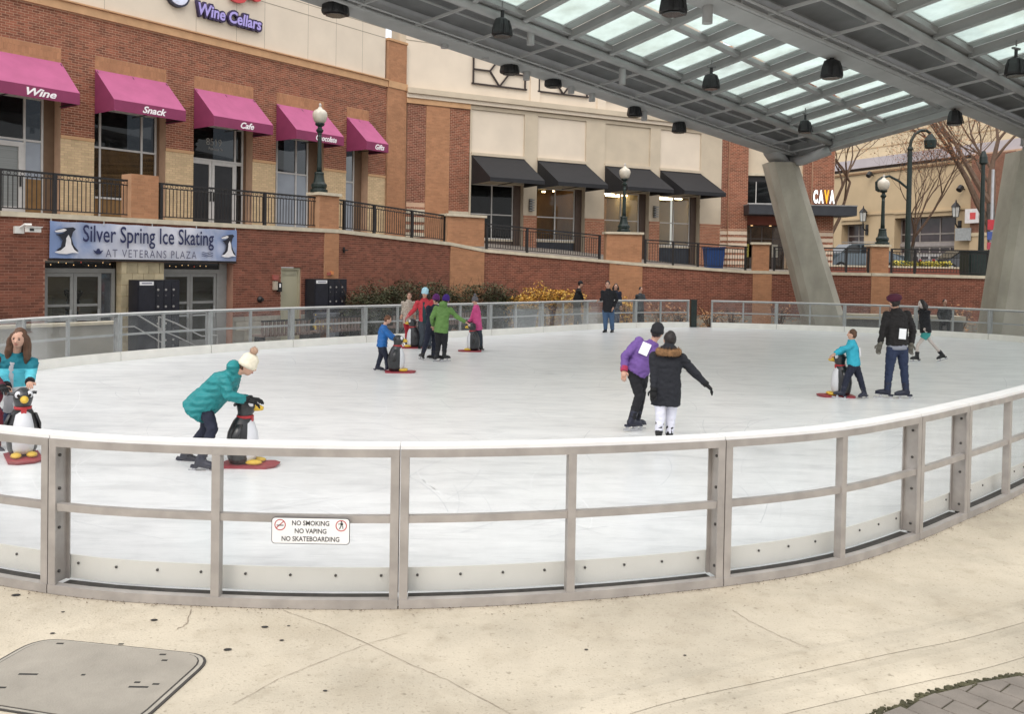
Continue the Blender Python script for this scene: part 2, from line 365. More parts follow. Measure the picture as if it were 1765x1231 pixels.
def joint(pts,w,name='control_joint'):
    rnd=random.Random(len(pts)*7+int(w*1e4)); mb=MB(); Q=[]
    for a,b in zip(pts,pts[1:]):
        for k in range(6): Q.append(Vector(a).lerp(Vector(b),k/6)+Vector((rnd.gauss(0,w*.5),rnd.gauss(0,w*.5),0)))
    Q.append(Vector(pts[-1]))
    for a,b in zip(Q,Q[1:]):
        d=(b-a).normalized(); r=Vector((-d.y,d.x,0))*w*rnd.uniform(.3,.6); mb.quad(a-r,b-r,b+r,a+r)
    o=mb.build(name,crk,plaza)
J=lambda L,z=.001:[atZ(x,y,z) for x,y in L]
joint(J([(487,1052),(560,1078),(640,1113),(705,1145),(770,1172),(880,1231)]),.004)
joint(J([(700,1092),(640,1108),(580,1130),(480,1170),(400,1215)]),.0035)
joint(J([(330,1050),(322,1075),(305,1085)]),.006)
joint(J([(1262,1052),(1290,1070),(1340,1095),(1400,1120)]),.004)
# raised arc bands at the foot of the ramp
bandm=MATS['cream exposed concrete']
def band(pa,pb,z,w):
    mb=MB(); A=[atZ(x,y,0) for x,y in pa];B=[atZ(x,y,0) for x,y in pb]
    def smooth(P):
        out=[]
        for i in range(len(P)-1):
            for k in range(6):
                t=k/6; p0=P[max(i-1,0)];p3=P[min(i+2,len(P)-1)]; p1=P[i];p2=P[i+1]
                out.append(.5*((2*p1)+(p2-p0)*t+(2*p0-5*p1+4*p2-p3)*t*t+(3*p1-p0-3*p2+p3)*t**3))
        return out+[P[-1]]
    A=smooth(A);B=smooth(B)
    for i in range(len(A)-1):
        up=Vector((0,0,z)); mid=lambda p,q:p+(q-p)*w
        a,b,c,d=A[i],A[i+1],B[i+1],B[i]
        mb.quad(a,d-(d-mid(d,a)) if 0 else mid(a,d)+up,mid(b,c)+up,b); mb.quad(mid(a,d)+up,mid(d,a)+up,mid(c,b)+up,mid(b,c)+up); mb.quad(mid(d,a)+up,d,c,mid(c,b)+up)
    return mb.build('ramp_band',bandm,plaza,smooth=False)
band([(900,1235),(1100,1178),(1290,1138),(1500,1095),(1640,1068),(1780,1030)],[(1000,1260),(1150,1212),(1330,1172),(1530,1128),(1660,1102),(1790,1066)],.012,.30)
band([(1020,1262),(1165,1218),(1345,1177),(1540,1133),(1665,1106),(1792,1070)],[(1120,1300),(1300,1245),(1420,1215),(1590,1176),(1700,1152),(1800,1122)],.016,.30)
# individual dark pavers bottom right
pm=mat('weathered grey paver',(.185,.16,.135),.9,.15,6,.4,80,stain=.25)
mossm=mat('moss in the joint',(.055,.05,.025),.95,.4,12,.5,90)
bed=MB(); edge=[atZ(x,y,.0) for x,y in ((1440,1262),(1520,1231),(1600,1200),(1690,1178),(1765,1165),(1850,1150))]
bed.v=[tuple(p+Vector((0,0,.004))) for p in edge]+[(6.5,3.0,.004),(2.4,2.6,.004)]; bed.f=[tuple(range(len(bed.v)-1,-1,-1))]; bed.m=[0]; bedo=bed.build('paver_bed',mossm,kind='structure')
import itertools
def inside(p):
    for a,b in zip(edge,edge[1:]):
        if a.x<=p.x<b.x: return p.y<a.y+(b.y-a.y)*(p.x-a.x)/(b.x-a.x)-.03
    return False
rp=random.Random(4)
th=math.radians(-50); ex=Vector((math.cos(th),math.sin(th),0)); ey=Vector((-ex.y,ex.x,0)); o0=Vector((2.9,3.6,0))
def clip(P_):
    c=sum(P_,Vector())/len(P_); sg=min(zip(edge,edge[1:]),key=lambda e:((e[0]+e[1])/2-c).length); a=sg[0];d=(sg[1]-sg[0]).normalized(); nn=Vector((d.y,-d.x,0)); f=lambda p:(p-a).dot(nn)-.012
    out=[]
    for p,q in zip(P_,P_[1:]+P_[:1]):
        fp,fq=f(p),f(q)
        if fp>=0: out.append(p)
        if (fp>=0)!=(fq>=0): out.append(p.lerp(q,fp/(fp-fq)))
    return out
for i,j in itertools.product(range(-16,16),range(-22,22)):
    c=o0+ex*(i*.225+(j%2)*.112)+ey*j*.142
    if c.y<2.9 or c.y>5.2 or c.x>6 or c.x<1.8: continue
    w2,h2=.1085,.067; a_=rp.gauss(0,.01); e1_=ex*math.cos(a_)+ey*math.sin(a_); e2_=ey*math.cos(a_)-ex*math.sin(a_)
    P_=clip([c+e1_*x*w2+e2_*y*h2 for x,y in ((-1,-1),(1,-1),(1,1),(-1,1))])
    if len(P_)<3 or sum(((P_[k]-P_[0]).cross(P_[k+1]-P_[0])).length for k in range(1,len(P_)-1))<.004: continue
    z=.010+rp.uniform(0,.004); mb=MB(); n_=len(P_); cc=sum(P_,Vector())/n_; mb.v=[(p.x,p.y,.0) for p in P_]+[(p.x,p.y,z-.003) for p in P_]+[tuple((p+(cc-p)*.05)+Vector((0,0,z))) for p in P_]
    mb.f=[tuple(2*n_+k for k in range(n_))]+[(r*n_+k,r*n_+(k+1)%n_,(r+1)*n_+(k+1)%n_,(r+1)*n_+k) for r in (0,1) for k in range(n_)]; mb.m=[0]*len(mb.f); mb.build('paver',pm,bedo)
# moss and grit along the paver edge
mb=MB(); rg=random.Random(9)
for k in range(420):
    i=rg.randrange(len(edge)-1); p=edge[i].lerp(edge[i+1],rg.random())+Vector((rg.gauss(0,.02),rg.gauss(0,.018),.004)); r=rg.uniform(.006,.02); mb.ell(p,(Vector((1,0,0)),Vector((0,1,0)),Vector((0,0,1))),r,r*.8,r*.4,6,3)
props(mb.build('moss',mossm),'dark mossy grit along the edge where pavers meet cream concrete','moss',kind='stuff')
# leaf litter and grit at the foot of the barrier
mb=MB()
for k in range(900):
    l=cvl(-3,5.66)+rg.uniform(-1.5,11); n=cvn(l); p=cvat(l)+n*(.012+abs(rg.gauss(0,.025 if rg.random()<.75 else .12))); r=rg.uniform(.003,.010); a=rg.uniform(0,6.3)
    d=Vector((math.cos(a),math.sin(a),rg.uniform(-.3,.3)))*r; e=Vector((-math.sin(a),math.cos(a),0))*r*.5; z=Vector((0,0,.004+rg.random()*.006)); mb.quad(p-d+z,p+e+z,p+d+z,p-e+z)
props(mb.build('leaf_litter',mat('brown leaf crumbs',(.10,.065,.04),.9,.4,30)),'brown leaf crumbs and grit scattered along the foot of the near barrier','litter',kind='stuff')
# spots / gum and small holes on the slab
mb=MB()
for x,y,r in [(265,1069,.022),(456,1081,.022),(392,1120,.024),(27,1026,.03),(62,1122,.010),(37,1122,.012),(485,1104,.014),(108,1055,.012),(497,1079,.01),(560,1231-40,.012),(1010,1120,.012),(1180,1130,.01),(1350,1180,.012),(90,1092,.015)]:
    c=atZ(x,y,.0015); mb.v+= [tuple(c+Vector((math.cos(a)*r,math.sin(a)*r*.7,0))) for a in np.linspace(0,2*PI,10)[:-1]]; q=len(mb.v)-9; mb.f.append(tuple(range(q,q+9))); mb.m.append(0)
mb.build('gum_spots',mat('black gum',(.03,.027,.025),.8,.3,20),plaza,kind='stuff')
# access cover, lower left
cov=thing('access_cover','grey steel access cover with rounded corners set in cream paving','access cover',atZ(150,1170,0))
q=[atZ(x,y,0) for x,y in ((66,1100),(372,1131),(228,1262),(-120,1206))]
def rounded(q,r,z,shr=0):
    out=[];c=sum(q,Vector())/4; q=[p+(c-p).normalized()*shr*1.4 for p in q]
    for i in range(4):
        p=q[i];a=(q[i-1]-p).normalized();b=(q[(i+1)%4]-p).normalized()
        for k in range(7):
            t=k/6; out.append(p+a*r*(1-t)**2+b*r*t*t+Vector((0,0,z)))
    return out
def ringprism(name,o,z0,z1,mt):
    mb=MB(); n=len(o); mb.v=[(p.x,p.y,z0) for p in o]+[(p.x,p.y,z1) for p in o]; mb.f=[tuple(range(n,2*n))]+[(i,(i+1)%n,n+(i+1)%n,n+i) for i in range(n)]; mb.m=[0]*(n+1)
    if (o[1]-o[0]).cross(o[2]-o[1]).z<0: mb.f=[tuple(reversed(f)) for f in mb.f]
    return mb.build(name,mt,cov)
ringprism('seat_ring',rounded(q,.17,0,0),-.002,.004,mat('dark recess',(.05,.045,.04),.9))
ringprism('frame_ring',rounded(q,.165,0,.012),.002,.006,mat('galvanised frame',(.34,.31,.26),.6,.15,8,stain=.3))
ringprism('gasket',rounded(q,.155,0,.030),.003,.0075,mat('dark recess'))
ringprism('lid',rounded(q,.15,0,.037),.004,.010,mat('worn steel lid',(.30,.27,.225),.55,.18,2.2,.25,90,stain=.45,stretch=(1,1,1),detail=8))
for x,y,lx in ((48,1163,.10),(238,1185,.10),(280,1129,.035),(283,1139,.03),(103,1110,.04),(208,1111,.03),(236,1177,.03),(268,1180,.035),(3,1186,.04),(143,1164,.02)):
    p=atZ(x,y,.0102); cov_s=MB().box(p.x-lx/2,p.x+lx/2,p.y-.008,p.y+.008,.0102,.0112).build('slot',mat('black slot',(.03,.028,.025),.8),cov)
# ------------------------------------------------------------------ rink barrier
def sweep(mb,l0,l1,o0,o1,z0,z1,n=6,zo=0):
    R=[]
    for k in range(n+1):
        l=l0+(l1-l0)*k/n; p=cvat(l);nn=cvn(l); R.append([p+nn*o0+Vector((0,0,z0)),p+nn*o1+Vector((0,0,z0)),p+nn*o1+Vector((0,0,z1)),p+nn*o0+Vector((0,0,z1))])
    b=len(mb.v); mb.v+=[tuple(v) for r in R for v in r]
    for k in range(n):
        for j in range(4):
            a=b+k*4+j;c=b+k*4+(j+1)%4; mb.f.append((c,a,a+4,c+4)); mb.m.append(0)
    mb.f.append((b,b+1,b+2,b+3)); mb.m.append(0); e=b+n*4; mb.f.append((e+3,e+2,e+1,e)); mb.m.append(0)
    return mb
pane_m=glassmat('clear rink pane',(.95,.955,.955),.045,.05,(.62,.63,.63))
bolt_me=MB().lathe([(0,.009),(.006,.009),(.009,.005)],n=8,ax=(0,1,0)).build('bolt',mat('dark bolt',(.09,.085,.08),.5,metal=.6)); bolt_data=bolt_me.data; bpy.data.objects.remove(bolt_me)
def bolt(par,p,n,s=1):
    o=bpy.data.objects.new('bolt',bolt_data); C.objects.link(o); o.parent=par
    q=Vector((0,1,0)).rotation_difference(n).to_matrix().to_4x4(); o.matrix_basis=WM[par.name].inverted()@Matrix.Translation(p)@q@Matrix.Scale(s,4)
def section(l0,l1,label,group,mid=True,near=False,gate=False):
    g=.004; c=cvat((l0+l1)/2); t=thing('rink_barrier_section',label,'barrier',(c.x,c.y,gz(c.x,c.y) if not near else 0),0,group); A=alu() if near else alu_far()
    z0=0. if near else .0
    sweep(MB(),l0+g,l1-g,-.012,-.150,1.018,1.040,8).build('cap_strip',mat('white plastic capping',(.76,.75,.73),.35,.03,6,stain=.04),t)
    sweep(MB(),l0+g,l1-g,0,-.06,.968,1.017,8).build('top_rail',A,t)
    sweep(MB(),l0+.06,l1-.06,-.012,-.055,.545,.592,8).build('mid_rail',A,t)
    sweep(MB(),l0+g,l1-g,.004,-.05,z0,z0+.058,8).build('bottom_rail',A,t)
    sweep(MB(),l0+.06,l1-.06,-.0505,-.132,z0+.002,z0+.050,6).build('track',mat('dark gasket track',(.04,.037,.033),.8,.3,20),t)
    pw=.054
    for a,sg in ((l0+g,1),(l1-g,-1)):
        mb=MB(); sweep(mb,min(a,a+sg*pw),max(a,a+sg*pw),-.001,-.012,z0+.0585,.9675,1); sweep(mb,min(a+sg*.02,a+sg*(.03)),max(a+sg*.02,a+sg*.03),-.0125,-.125,z0+.0585,.9675,1); sweep(mb,min(a,a+sg*pw),max(a,a+sg*pw),-.1255,-.135,z0+.0585,1.017,1)
        pw2=.05
        mb.build('end_post',A,t)
        if near:
            l=a+sg*.03; d=(cvat(l+.05)-cvat(l-.05)).normalized()*sg
            for z in (.13,.42,.68,.90): bolt(t,cvat(l)-cvn(l)*.06+Vector((0,0,z)),d,1.2)
    if mid:
        m=(l0+l1)/2; sweep(MB(),m-.027,m+.027,0.0,-.062,z0+.0585,.9675,1).build('middle_post',A,t)
    mb=MB()
    for oo in (-.1365,-.142):
        b_=len(mb.v)
        for q in range(17):
            l=l0+.008+(l1-l0-.016)*q/16; p=cvat(l)+cvn(l)*oo; mb.v+=[(p.x,p.y,z0+.055),(p.x,p.y,1.012)]
        for q in range(16): a=b_+q*2; mb.f.append((a,a+2,a+3,a+1)); mb.m.append(0)
    mb.build('pane',pane_m,t,smooth=True)
    kb=sweep(MB(),l0+.008,l1-.008,-.1425,-.155,z0+.060,z0+.215,8).build('kick_board',white_pl(),t)
    if not near: sweep(MB(),l0+.008,l1-.008,-.1555,-.175,z0+.012,z0+.19,8).build('ice_dam',white_pl(),t)
    if near:
        k=max(2,int((l1-l0)/.27))
        for i in range(k):
            l=l0+.12+(l1-l0-.24)*i/(k-1)
            if abs(l-(l0+l1)/2)<.05: continue
            bolt(t,cvat(l)-cvn(l)*.1425+Vector((0,0,.165)),cvn(l))
    return t
near_px=[(82,1022.7),(685,1049),(1248,1011),(1582,931),(1664,895)]
NL=[cvl(*atZ(x,y)[:2]) for x,y in near_px]
gN='near barrier sections between paving and ice'
labs=['near barrier section left of the no smoking one, under the teal skater','near barrier section carrying the white no smoking sign','near barrier section in front of the purple and parka skaters','narrow barrier section without middle post at right']
section(NL[0],NL[1],'near barrier section carrying the white no smoking sign',gN,near=True)
section(NL[1],NL[2],'near barrier section in front of the skater in black parka',gN,near=True)
section(NL[2],NL[3],'near barrier section just left of the narrow section without middle post',gN,near=True)
section(NL[3],NL[4],'narrow near barrier section without middle post at right of photo',gN,mid=False,near=True)
e=NL[4]+2.05; section(NL[4],e,'near barrier section running out of the photo at right edge',gN,near=True)
lg0=cvl(*atZ(1223,565)[:2]); lg1=cvl(*atZ(1180,563.6)[:2])
n=round((lg0-e)/2.3)
for k in range(n):
    a=e+(lg0-e)*k/n;b=e+(lg0-e)*(k+1)/n; p=cvat((a+b)/2); fx=882+1500*p.x/p.y
    ORD=('first','second','third','fourth','fifth','sixth','seventh','eighth','ninth','tenth','eleventh','twelfth','thirteenth','fourteenth','fifteenth','sixteenth','seventeenth','eighteenth','nineteenth','twentieth','twenty-first','twenty-second','twenty-third'); section(a,b,ORD[n-1-k]+' far barrier section to the right of the rink opening','far right barrier sections')
s0=NL[0]-2.3; section(s0,NL[0],'near barrier section cut by the left edge, below the girl with brown hair',gN,near=True); s0+=TOT if s0<lg1 else 0
n=round((s0-lg1)/2.3)
for k in range(n):
    a=lg1+(s0-lg1)*k/n;b=lg1+(s0-lg1)*(k+1)/n; p=cvat((a+b)/2)
    lb=ORD[k]+' far barrier section to the left of the rink opening' 
    section(a,b,lb,'far left barrier sections')
# dark post at the opening
op=cvat(lg1-.12); t=thing('gate_post','dark green post standing at the left side of the rink opening','post',(op.x,op.y,0))
MB().box(op.x-.02,op.x+.2,op.y-.06,op.y+.12,0,1.02).build('post',green_metal(),t); MB().box(op.x-.03,op.x+.21,op.y-.07,op.y+.13,1.021,1.05).build('cap',green_metal(),t)
# no smoking sign on the middle rail
l0=cvl(*atZ(500,1049)[:2]); sg=thing('warning_sign','white sign reading no smoking, no vaping, no skateboarding, fixed to the middle rail','sign',atY(533,940,5.47))
sp=atY(533,917,cvat(l0).y-.03); dv=(cvat(l0+.2)-cvat(l0-.2)).normalized(); zv=Vector((0,0,1)); nv=dv.cross(zv)
pl_c=cvat(cvl(sp.x,sp.y))+cvn(l0)*.012; pl_c.z=sp.z
def plate(name,w,h,r,d0,d1,mt,par,c,dv,zv,nv,dx=0,dz=0):
    pts=[]
    for sx,sy,a0 in ((1,1,0),(-1,1,90),(-1,-1,180),(1,-1,270)):
        for k in range(5):
            a=math.radians(a0+k*22.5); pts.append((sx*(w/2-r)+r*math.cos(a)+dx,sy*(h/2-r)+r*math.sin(a)+dz))
    mb=MB(); n=len(pts)
    for d in (d0,d1):
        for x,y in pts: mb.v.append(tuple(c+dv*x+zv*y+nv*d))
    mb.f=[tuple(range(n,2*n)),tuple(range(n-1,-1,-1))]+[(i,(i+1)%n,n+(i+1)%n,n+i) for i in range(n)]; mb.m=[0]*len(mb.f); return mb.build(name,mt,par)
SW,SH=.495,.168
blk=mat('black print',(.03,.03,.03),.6); redp=mat('red print',(.45,.04,.04),.6); wht=mat('white sign face',(.80,.79,.78),.5,.03,6)
plate('plate',SW,SH,.022,0,.003,blk,sg,pl_c,dv,zv,nv); plate('face',SW-.008,SH-.008,.019,.003,.0036,wht,sg,pl_c,dv,zv,nv)
for i,(tx,wd) in enumerate((('NO SMOKING',.235),('NO VAPING',.20),('NO SKATEBOARDING',.365))):
    text_on('lettering',tx,.04,blk,sg,pl_c+nv*.0042+zv*(.049-i*.050),dv,zv,.0004,width=wd,height=.031,bold=.0006)
def ringm(mb,c,r,w,n=24):
    for k in range(n):
        a=2*PI*k/n;b=2*PI*(k+1)/n; f=lambda t,q:c+dv*math.cos(t)*q+zv*math.sin(t)*q; mb.quad(f(a,r-w),f(b,r-w),f(b,r),f(a,r))
for sx in (-1,1):
    c=pl_c+nv*.0042+dv*sx*.193+zv*.036; mb=MB(); ringm(mb,c,.036,.006)
    if sx<0: mb.quad(*[c+dv*a+zv*b for a,b in ((-.026,-.018),(.022,.026),(.026,.022),(-.022,-.023))])
    mb.build('prohibition_ring',redp,sg); c=c+nv*.0004; mb=MB()
    if sx<0: mb.quad(*[c+dv*a+zv*b for a,b in ((-.022,-.006),(.022,-.006),(.022,0),(-.022,0))])
    else:
        for q in (((-.004,.0),(.012,.004),(.010,.020),(-.006,.016)),((-.004,0),(.002,0),(-.008,-.022),(-.014,-.02)),((.006,0),(.011,0),(.014,-.018),(.009,-.02)),((-.02,.012),(-.004,.014),(-.004,.010),(-.02,.008)),((-.003,.02),(.006,.02),(.006,.029),(-.003,.029))): mb.quad(*[c+dv*a+zv*b for a,b in q])
    mb.build('pictogram',blk,sg)
# ------------------------------------------------------------------ retaining wall, terrace
WP=[(-17.53,15.8,3.35),(-12.83,21.8,3.35),(-6.09,30.4,3.36),(-2.52,35,3.10),(-1.17,36,2.87),(4.29,38.5,2.52),(5.81,38.7,2.41),(10.6,39,2.17),(15.69,38,2.16),(16.45,38,2.16),(20.5,37.1,2.12),(30,35,2.12)]
FA=Fr((-14.93,25),(.78,1)); FC=Fr((-4.69,38),(1.945,1)); FD=Fr((10.95,46.2),(1,0)); FE=Fr((25.7,70),(.45,-1)); FW=Fr(WP[1][:2],(.784,1))
glass_dk=glassmat('dark shop glass',(.16,.17,.18),.20,.03,(.3,.32,.33)); glass_cl=glassmat('clear shop glass',(.80,.80,.76),.22,.03,(.4,.4,.38))
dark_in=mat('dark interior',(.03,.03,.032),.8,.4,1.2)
rw=thing('retaining_wall','long red brick retaining wall with pale stone coping behind the rink','wall',(-6.1,30.4,-.45))
wb=MB(); bk=MB(); bkd=[]; cp=MB(); orb=MB(); orm=MB(); st=MB()
door_holes=[(1.08,6.72,-.6,2.12),(8.52,9.34,-.6,2.02)]
for i,(a,b) in enumerate(zip(WP,WP[1:])):
    fr=Fr(a[:2],(b[0]-a[0],b[1]-a[1])); Ls=math.hypot(b[0]-a[0],b[1]-a[1]); top=lambda s,a=a,b=b,Ls=Ls:a[2]+(b[2]-a[2])*s/Ls-.13
    holes=door_holes if i==1 else []
    # body: sloping top
    if holes:
        wall_with_holes(wb,fr,0,Ls,-.4,0,-.8,3.22,holes)
    else: wb.hexa([fr.pt(0,-.4,-.8),fr.pt(Ls,-.4,-.8),fr.pt(Ls,0,-.8),fr.pt(0,0,-.8)],[fr.pt(0,-.4,top(0)),fr.pt(Ls,-.4,top(Ls)),fr.pt(Ls,0,top(Ls)),fr.pt(0,0,top(0))])
    cp.hexa([fr.pt(-.02,-.46,top(0)+.001),fr.pt(Ls-.03,-.46,top(Ls)+.001),fr.pt(Ls-.03,.07,top(Ls)+.001),fr.pt(-.02,.07,top(0)+.001)],[fr.pt(-.02,-.46,top(0)+.13),fr.pt(Ls-.03,-.46,top(Ls)+.13),fr.pt(Ls-.03,.07,top(Ls)+.13),fr.pt(-.02,.07,top(0)+.13)])
    bh=.075; base=.45 if i in(0,1,2) else .15
    wh=[(h[0],h[1],h[2],h[3]) for h in holes]
    x=bricks(fr,0,Ls,base,top,wh,seed=i); q=len(bk.v); bk.v+=x.v; bk.f+=[tuple(t+q for t in f) for f in x.f]; bk.m+=x.m
    # stone base course of big blocks
    x=bricks(fr,0,Ls,-.5,lambda s,base=base:base-.006,wh,bw=.62,bh=.30,j=.012,proud=.03,seed=40+i); q=len(st.v); st.v+=x.v; st.f+=[tuple(t+q for t in f) for f in x.f]; st.m+=x.m
    # orange brick piers in the wall
    spans={2:[(-.62,.02)],1:[(10.29,10.92)],3:[(0.0,1.66)],5:[(0,1.5)],7:[(.18,1.0)],8:[(-.02,.78)]}.get(i,[])
    for s0,s1 in spans:
        if i==2: continue
        fr.box(orm,s0,s1,.0,.05,-.5,min(top(s0),top(s1))-.01)
        x=bricks(fr,s0,s1,-.3,lambda s:top(s)-.01,(),o=.05,seed=80+i,proud=.004,j=.008); q=len(orb.v); orb.v+=x.v; orb.f+=[tuple(t+q for t in f) for f in x.f]; orb.m+=x.m
wb.build('wall_core',mortar_dark(),rw); bk.build('brickwork',dark_brick(),rw,kind='stuff'); cp.build('coping',capstone(),rw); orm.build('pier',mortar_or(),rw); orb.build('brickwork',orange_brick(),rw,kind='stuff',label='orange brick piers'); st.build('stone_base',mat('split stone block',(.30,.27,.22),.9,.15,5,.5,40,island=.2),rw,kind='stuff')
# entrance recess
FW.B('recess_ceiling',mat('recess soffit',(.2,.18,.15),.8),rw,1.08,6.72,-1.6,-.401,2.125,2.3)
FW.B('recess_back',mat('lobby back wall',(.30,.27,.20),.8,.15,1),rw,1.0,6.8,-3.4,-3.3,-.6,2.3)
FW.B('lobby_floor',mat('lobby floor',(.2,.18,.15),.5),rw,1.0,6.8,-3.3,-.4,-.52,-.46)
for q0,q1 in ((.90,.999),(6.801,6.9)): FW.B('lobby_side',mat('lobby back wall'),rw,q0,q1,-3.4,-.401,-.6,2.3)
FW.B('side_panel',mat('grey door frame',(.27,.265,.25),.5,.06,6),rw,6.455,6.71,-.42,-.33,-.45,2.12)
# pier of cream blocks between doors
bl=MB(); rnd=random.Random(3)
for r in range(8):
    z=-.45+r*.32; off=(r%2)*.16
    xs_=[3.16]+[3.16+off+.325*k for k in range(0,6) if 3.2<3.16+off+.325*k<4.4]+[4.44]
    for a,b in zip(xs_,xs_[1:]): FW.box(bl,a+.006,b-.006,-.35,-.06+rnd.uniform(0,.012),z+.006,z+.314)
FW.B('pier_core',mortar_cr(),rw,3.17,4.43,-.34,-.075,-.45,2.12); bl.build('stone_block',mat('cream stone block',(.47,.39,.25),.9,.12,4,.4,40,island=.2,stain=.2),rw,kind='stuff')
def glazed_door(s0,s1,z0,z1,o,parent,fr,gl,fm,pull=True,leaf='door'):
    d=MB(); fw=.085
    fr.box(d,s0,s0+fw,o,o+.05,z0,z1);fr.box(d,s1-fw,s1,o,o+.05,z0,z1);fr.box(d,s0+fw,s1-fw,o,o+.05,z1-.1,z1);fr.box(d,s0+fw,s1-fw,o,o+.05,z0,z0+.22)
    D=d.build(leaf,fm,parent)
    fr.B('pane',gl,D,s0+fw,s1-fw,o+.02,o+.026,z0+.22,z1-.1)
    fr.B('push_bar',alu_far(),D,s0+fw,s1-fw,o+.051,o+.08,z0+.95,z0+1.0)
    if pull: fr.B('handle',alu_far(),D,s1-fw-.02,s1-fw+.02,o+.051,o+.1,z0+.9,z0+1.25)
    return D
door_m=mat('grey door frame',(.27,.265,.25),.5,.06,6)
for a,b in ((1.13,3.12),(4.47,6.45)):
    f=MB(); FW.box(f,a,b,-.42,-.32,1.80,1.92); FW.box(f,a,a+.09,-.42,-.32,-.45,1.80); FW.box(f,b-.09,b,-.42,-.32,-.45,1.80); f.build('door_frame',door_m,rw)
    m_=(a+b)/2
    for p,q in ((a+.095,m_-.005-.14*(a<2)),(m_+.005-.14*(a<2),b-.095-.28*(a<2))):
        D=glazed_door(p,q,-.45,1.795,-.40,rw,FW,glass_cl,door_m)
        FW.B('rail',door_m,D,p+.085,q-.085,-.40,-.37,.88,.95)
    if a<2: FW.B('sidelight',glassmat('blue tinted glass',(.3,.34,.45),.4,.1),rw,b-.37,b-.10,-.385,-.38,-.45,1.795)
    # transom darkness with reflected fairy lights
    FW.B('transom_pane',glass_dk,rw,a,b,-.385,-.38,1.925,2.12)
# fairy lights under the banner (lit)
fl=thing('fairy_lights','string of small warm and red fairy lights above the left glass doors','string lights',FW.pt(2,-.25,2.0)); rnd=random.Random(5)
warm=mat('warm bulb',(1,.62,.28),.5,0,emit=1.6); redb=mat('red bulb',(.8,.12,.08),.5,0,emit=.9)
wire=MB(); wp=[FW.pt(1.15+.1*k,-.28,2.03+.035*math.sin(k*2.1)) for k in range(50) if not 3.1<1.15+.1*k<4.5]; wire.tube(wp[:20],.004,4); wire.tube(wp[21:],.004,4); wire.build('wire',black_metal(),fl)
for k,p in enumerate(wp):
    if k%2==0: MB().lathe([(-.012,.004),(0,.011),(.014,.004)],p+Vector((0,0,rnd.uniform(-.03,.03))),6).build('bulb',redb if k%5==0 else warm,fl)
for z in (1.6,-.1):
    FW.B('ceiling_lamp',mat('lobby lamp',(1,.85,.6),.5,0,emit=2.0),rw,2.0,2.9,-2.6,-2.3,2.06,2.11) if z>1 else None
# lobby shapes seen through the doors
def lobby(name,label,cat,s,z,w,h,col,o=-2.6):
    t=thing(name,label,cat,FW.pt(s,o,z)); k='%s_%d'%(name,int(s*10)); m_=mat(k,col,.7,.15,5)
    mb=MB(); FW.box(mb,s,s+w,o,o+.35,z,z+h*.46); FW.box(mb,s+.02,s+w-.02,o+.02,o+.33,z+h*.5,z+h); FW.box(mb,s+.03,s+w-.03,o+.05,o+.1,z+h*.46,z+h*.5); mb.build('body',m_,t); FW.B('top',mat('lobby top',(.5,.45,.35),.6),t,s-.03,s+w+.03,o-.02,o+.38,z+h,z+h+.04)
lobby('lobby_shelf','pale shelf unit seen through the left glass door','shelf',1.4,-.45,.9,1.5,(.42,.36,.22))
lobby('lobby_counter','red brown counter seen through the second glass door','counter',2.3,-.45,.8,1.0,(.22,.07,.05),-2.2)
lobby('lobby_cabinet','dark cabinet seen through the right hand glass doors','cabinet',4.7,-.45,1.2,1.3,(.07,.06,.06))
# pale service door
pd=MB(); FW.box(pd,8.60,9.27,-.16,-.10,-.45,1.93); D=pd.build('service_door',mat('pale olive door paint',(.40,.37,.26),.6,.06,2),rw,label='pale olive flush door')
for s0,s1,z0,z1 in ((8.525,8.598,-.45,2.0),(9.272,9.335,-.45,2.0),(8.598,9.272,1.932,2.0)): FW.B('jamb',mat('pale olive door paint'),D,s0,s1,-.2,-.05,z0,z1)
FW.B('closer',mat('pale olive frame',(.33,.31,.22),.6),D,8.62,9.2,-.099,-.085,1.75,1.83)
# terrace floor and street
tf=MB()
base=[(FA.pt(-6,0,0),3.45),(FA.pt(-2,0,0),3.45),(FA.pt(14,0,0),3.42),(FA.pt(16.5,0,0),3.36),(FC.pt(2,0,0),3.3),(FC.pt(8,0,0),3.0),(FC.pt(10,0,0),2.85),(FC.pt(17,0,0),2.3),(Vector((22,46.2,0)),2.12),(Vector((22.5,46.2,0)),2.12),(Vector((26,46.2,0)),2.1),(Vector((38,46.2,0)),2.1)]
for i in range(len(WP)-1):
    a,b=WP[i],WP[i+1]; c,d=base[i],base[i+1]
    tf.quad((a[0],a[1],a[2]-.12),(b[0],b[1],b[2]-.12),(d[0].x,d[0].y,d[1]),(c[0].x,c[0].y,c[1]))
tf.build('terrace',mat('terrace paving',(.24,.21,.18),.85,.12,2,.2,40),kind='structure')
s_=MB(); s_.quad((11,46.21,2.09),(400,46.21,2.09),(400,400,2.09),(-60,400,2.09),(-60,60,2.09)); s_.quad((38,46.2,2.09),(30,35,2.0),(400,35,2.0),(400,46.2,2.09)); s_.build('street',mat('street asphalt',(.06,.06,.06),.85,.15,3,.2,60),kind='structure')
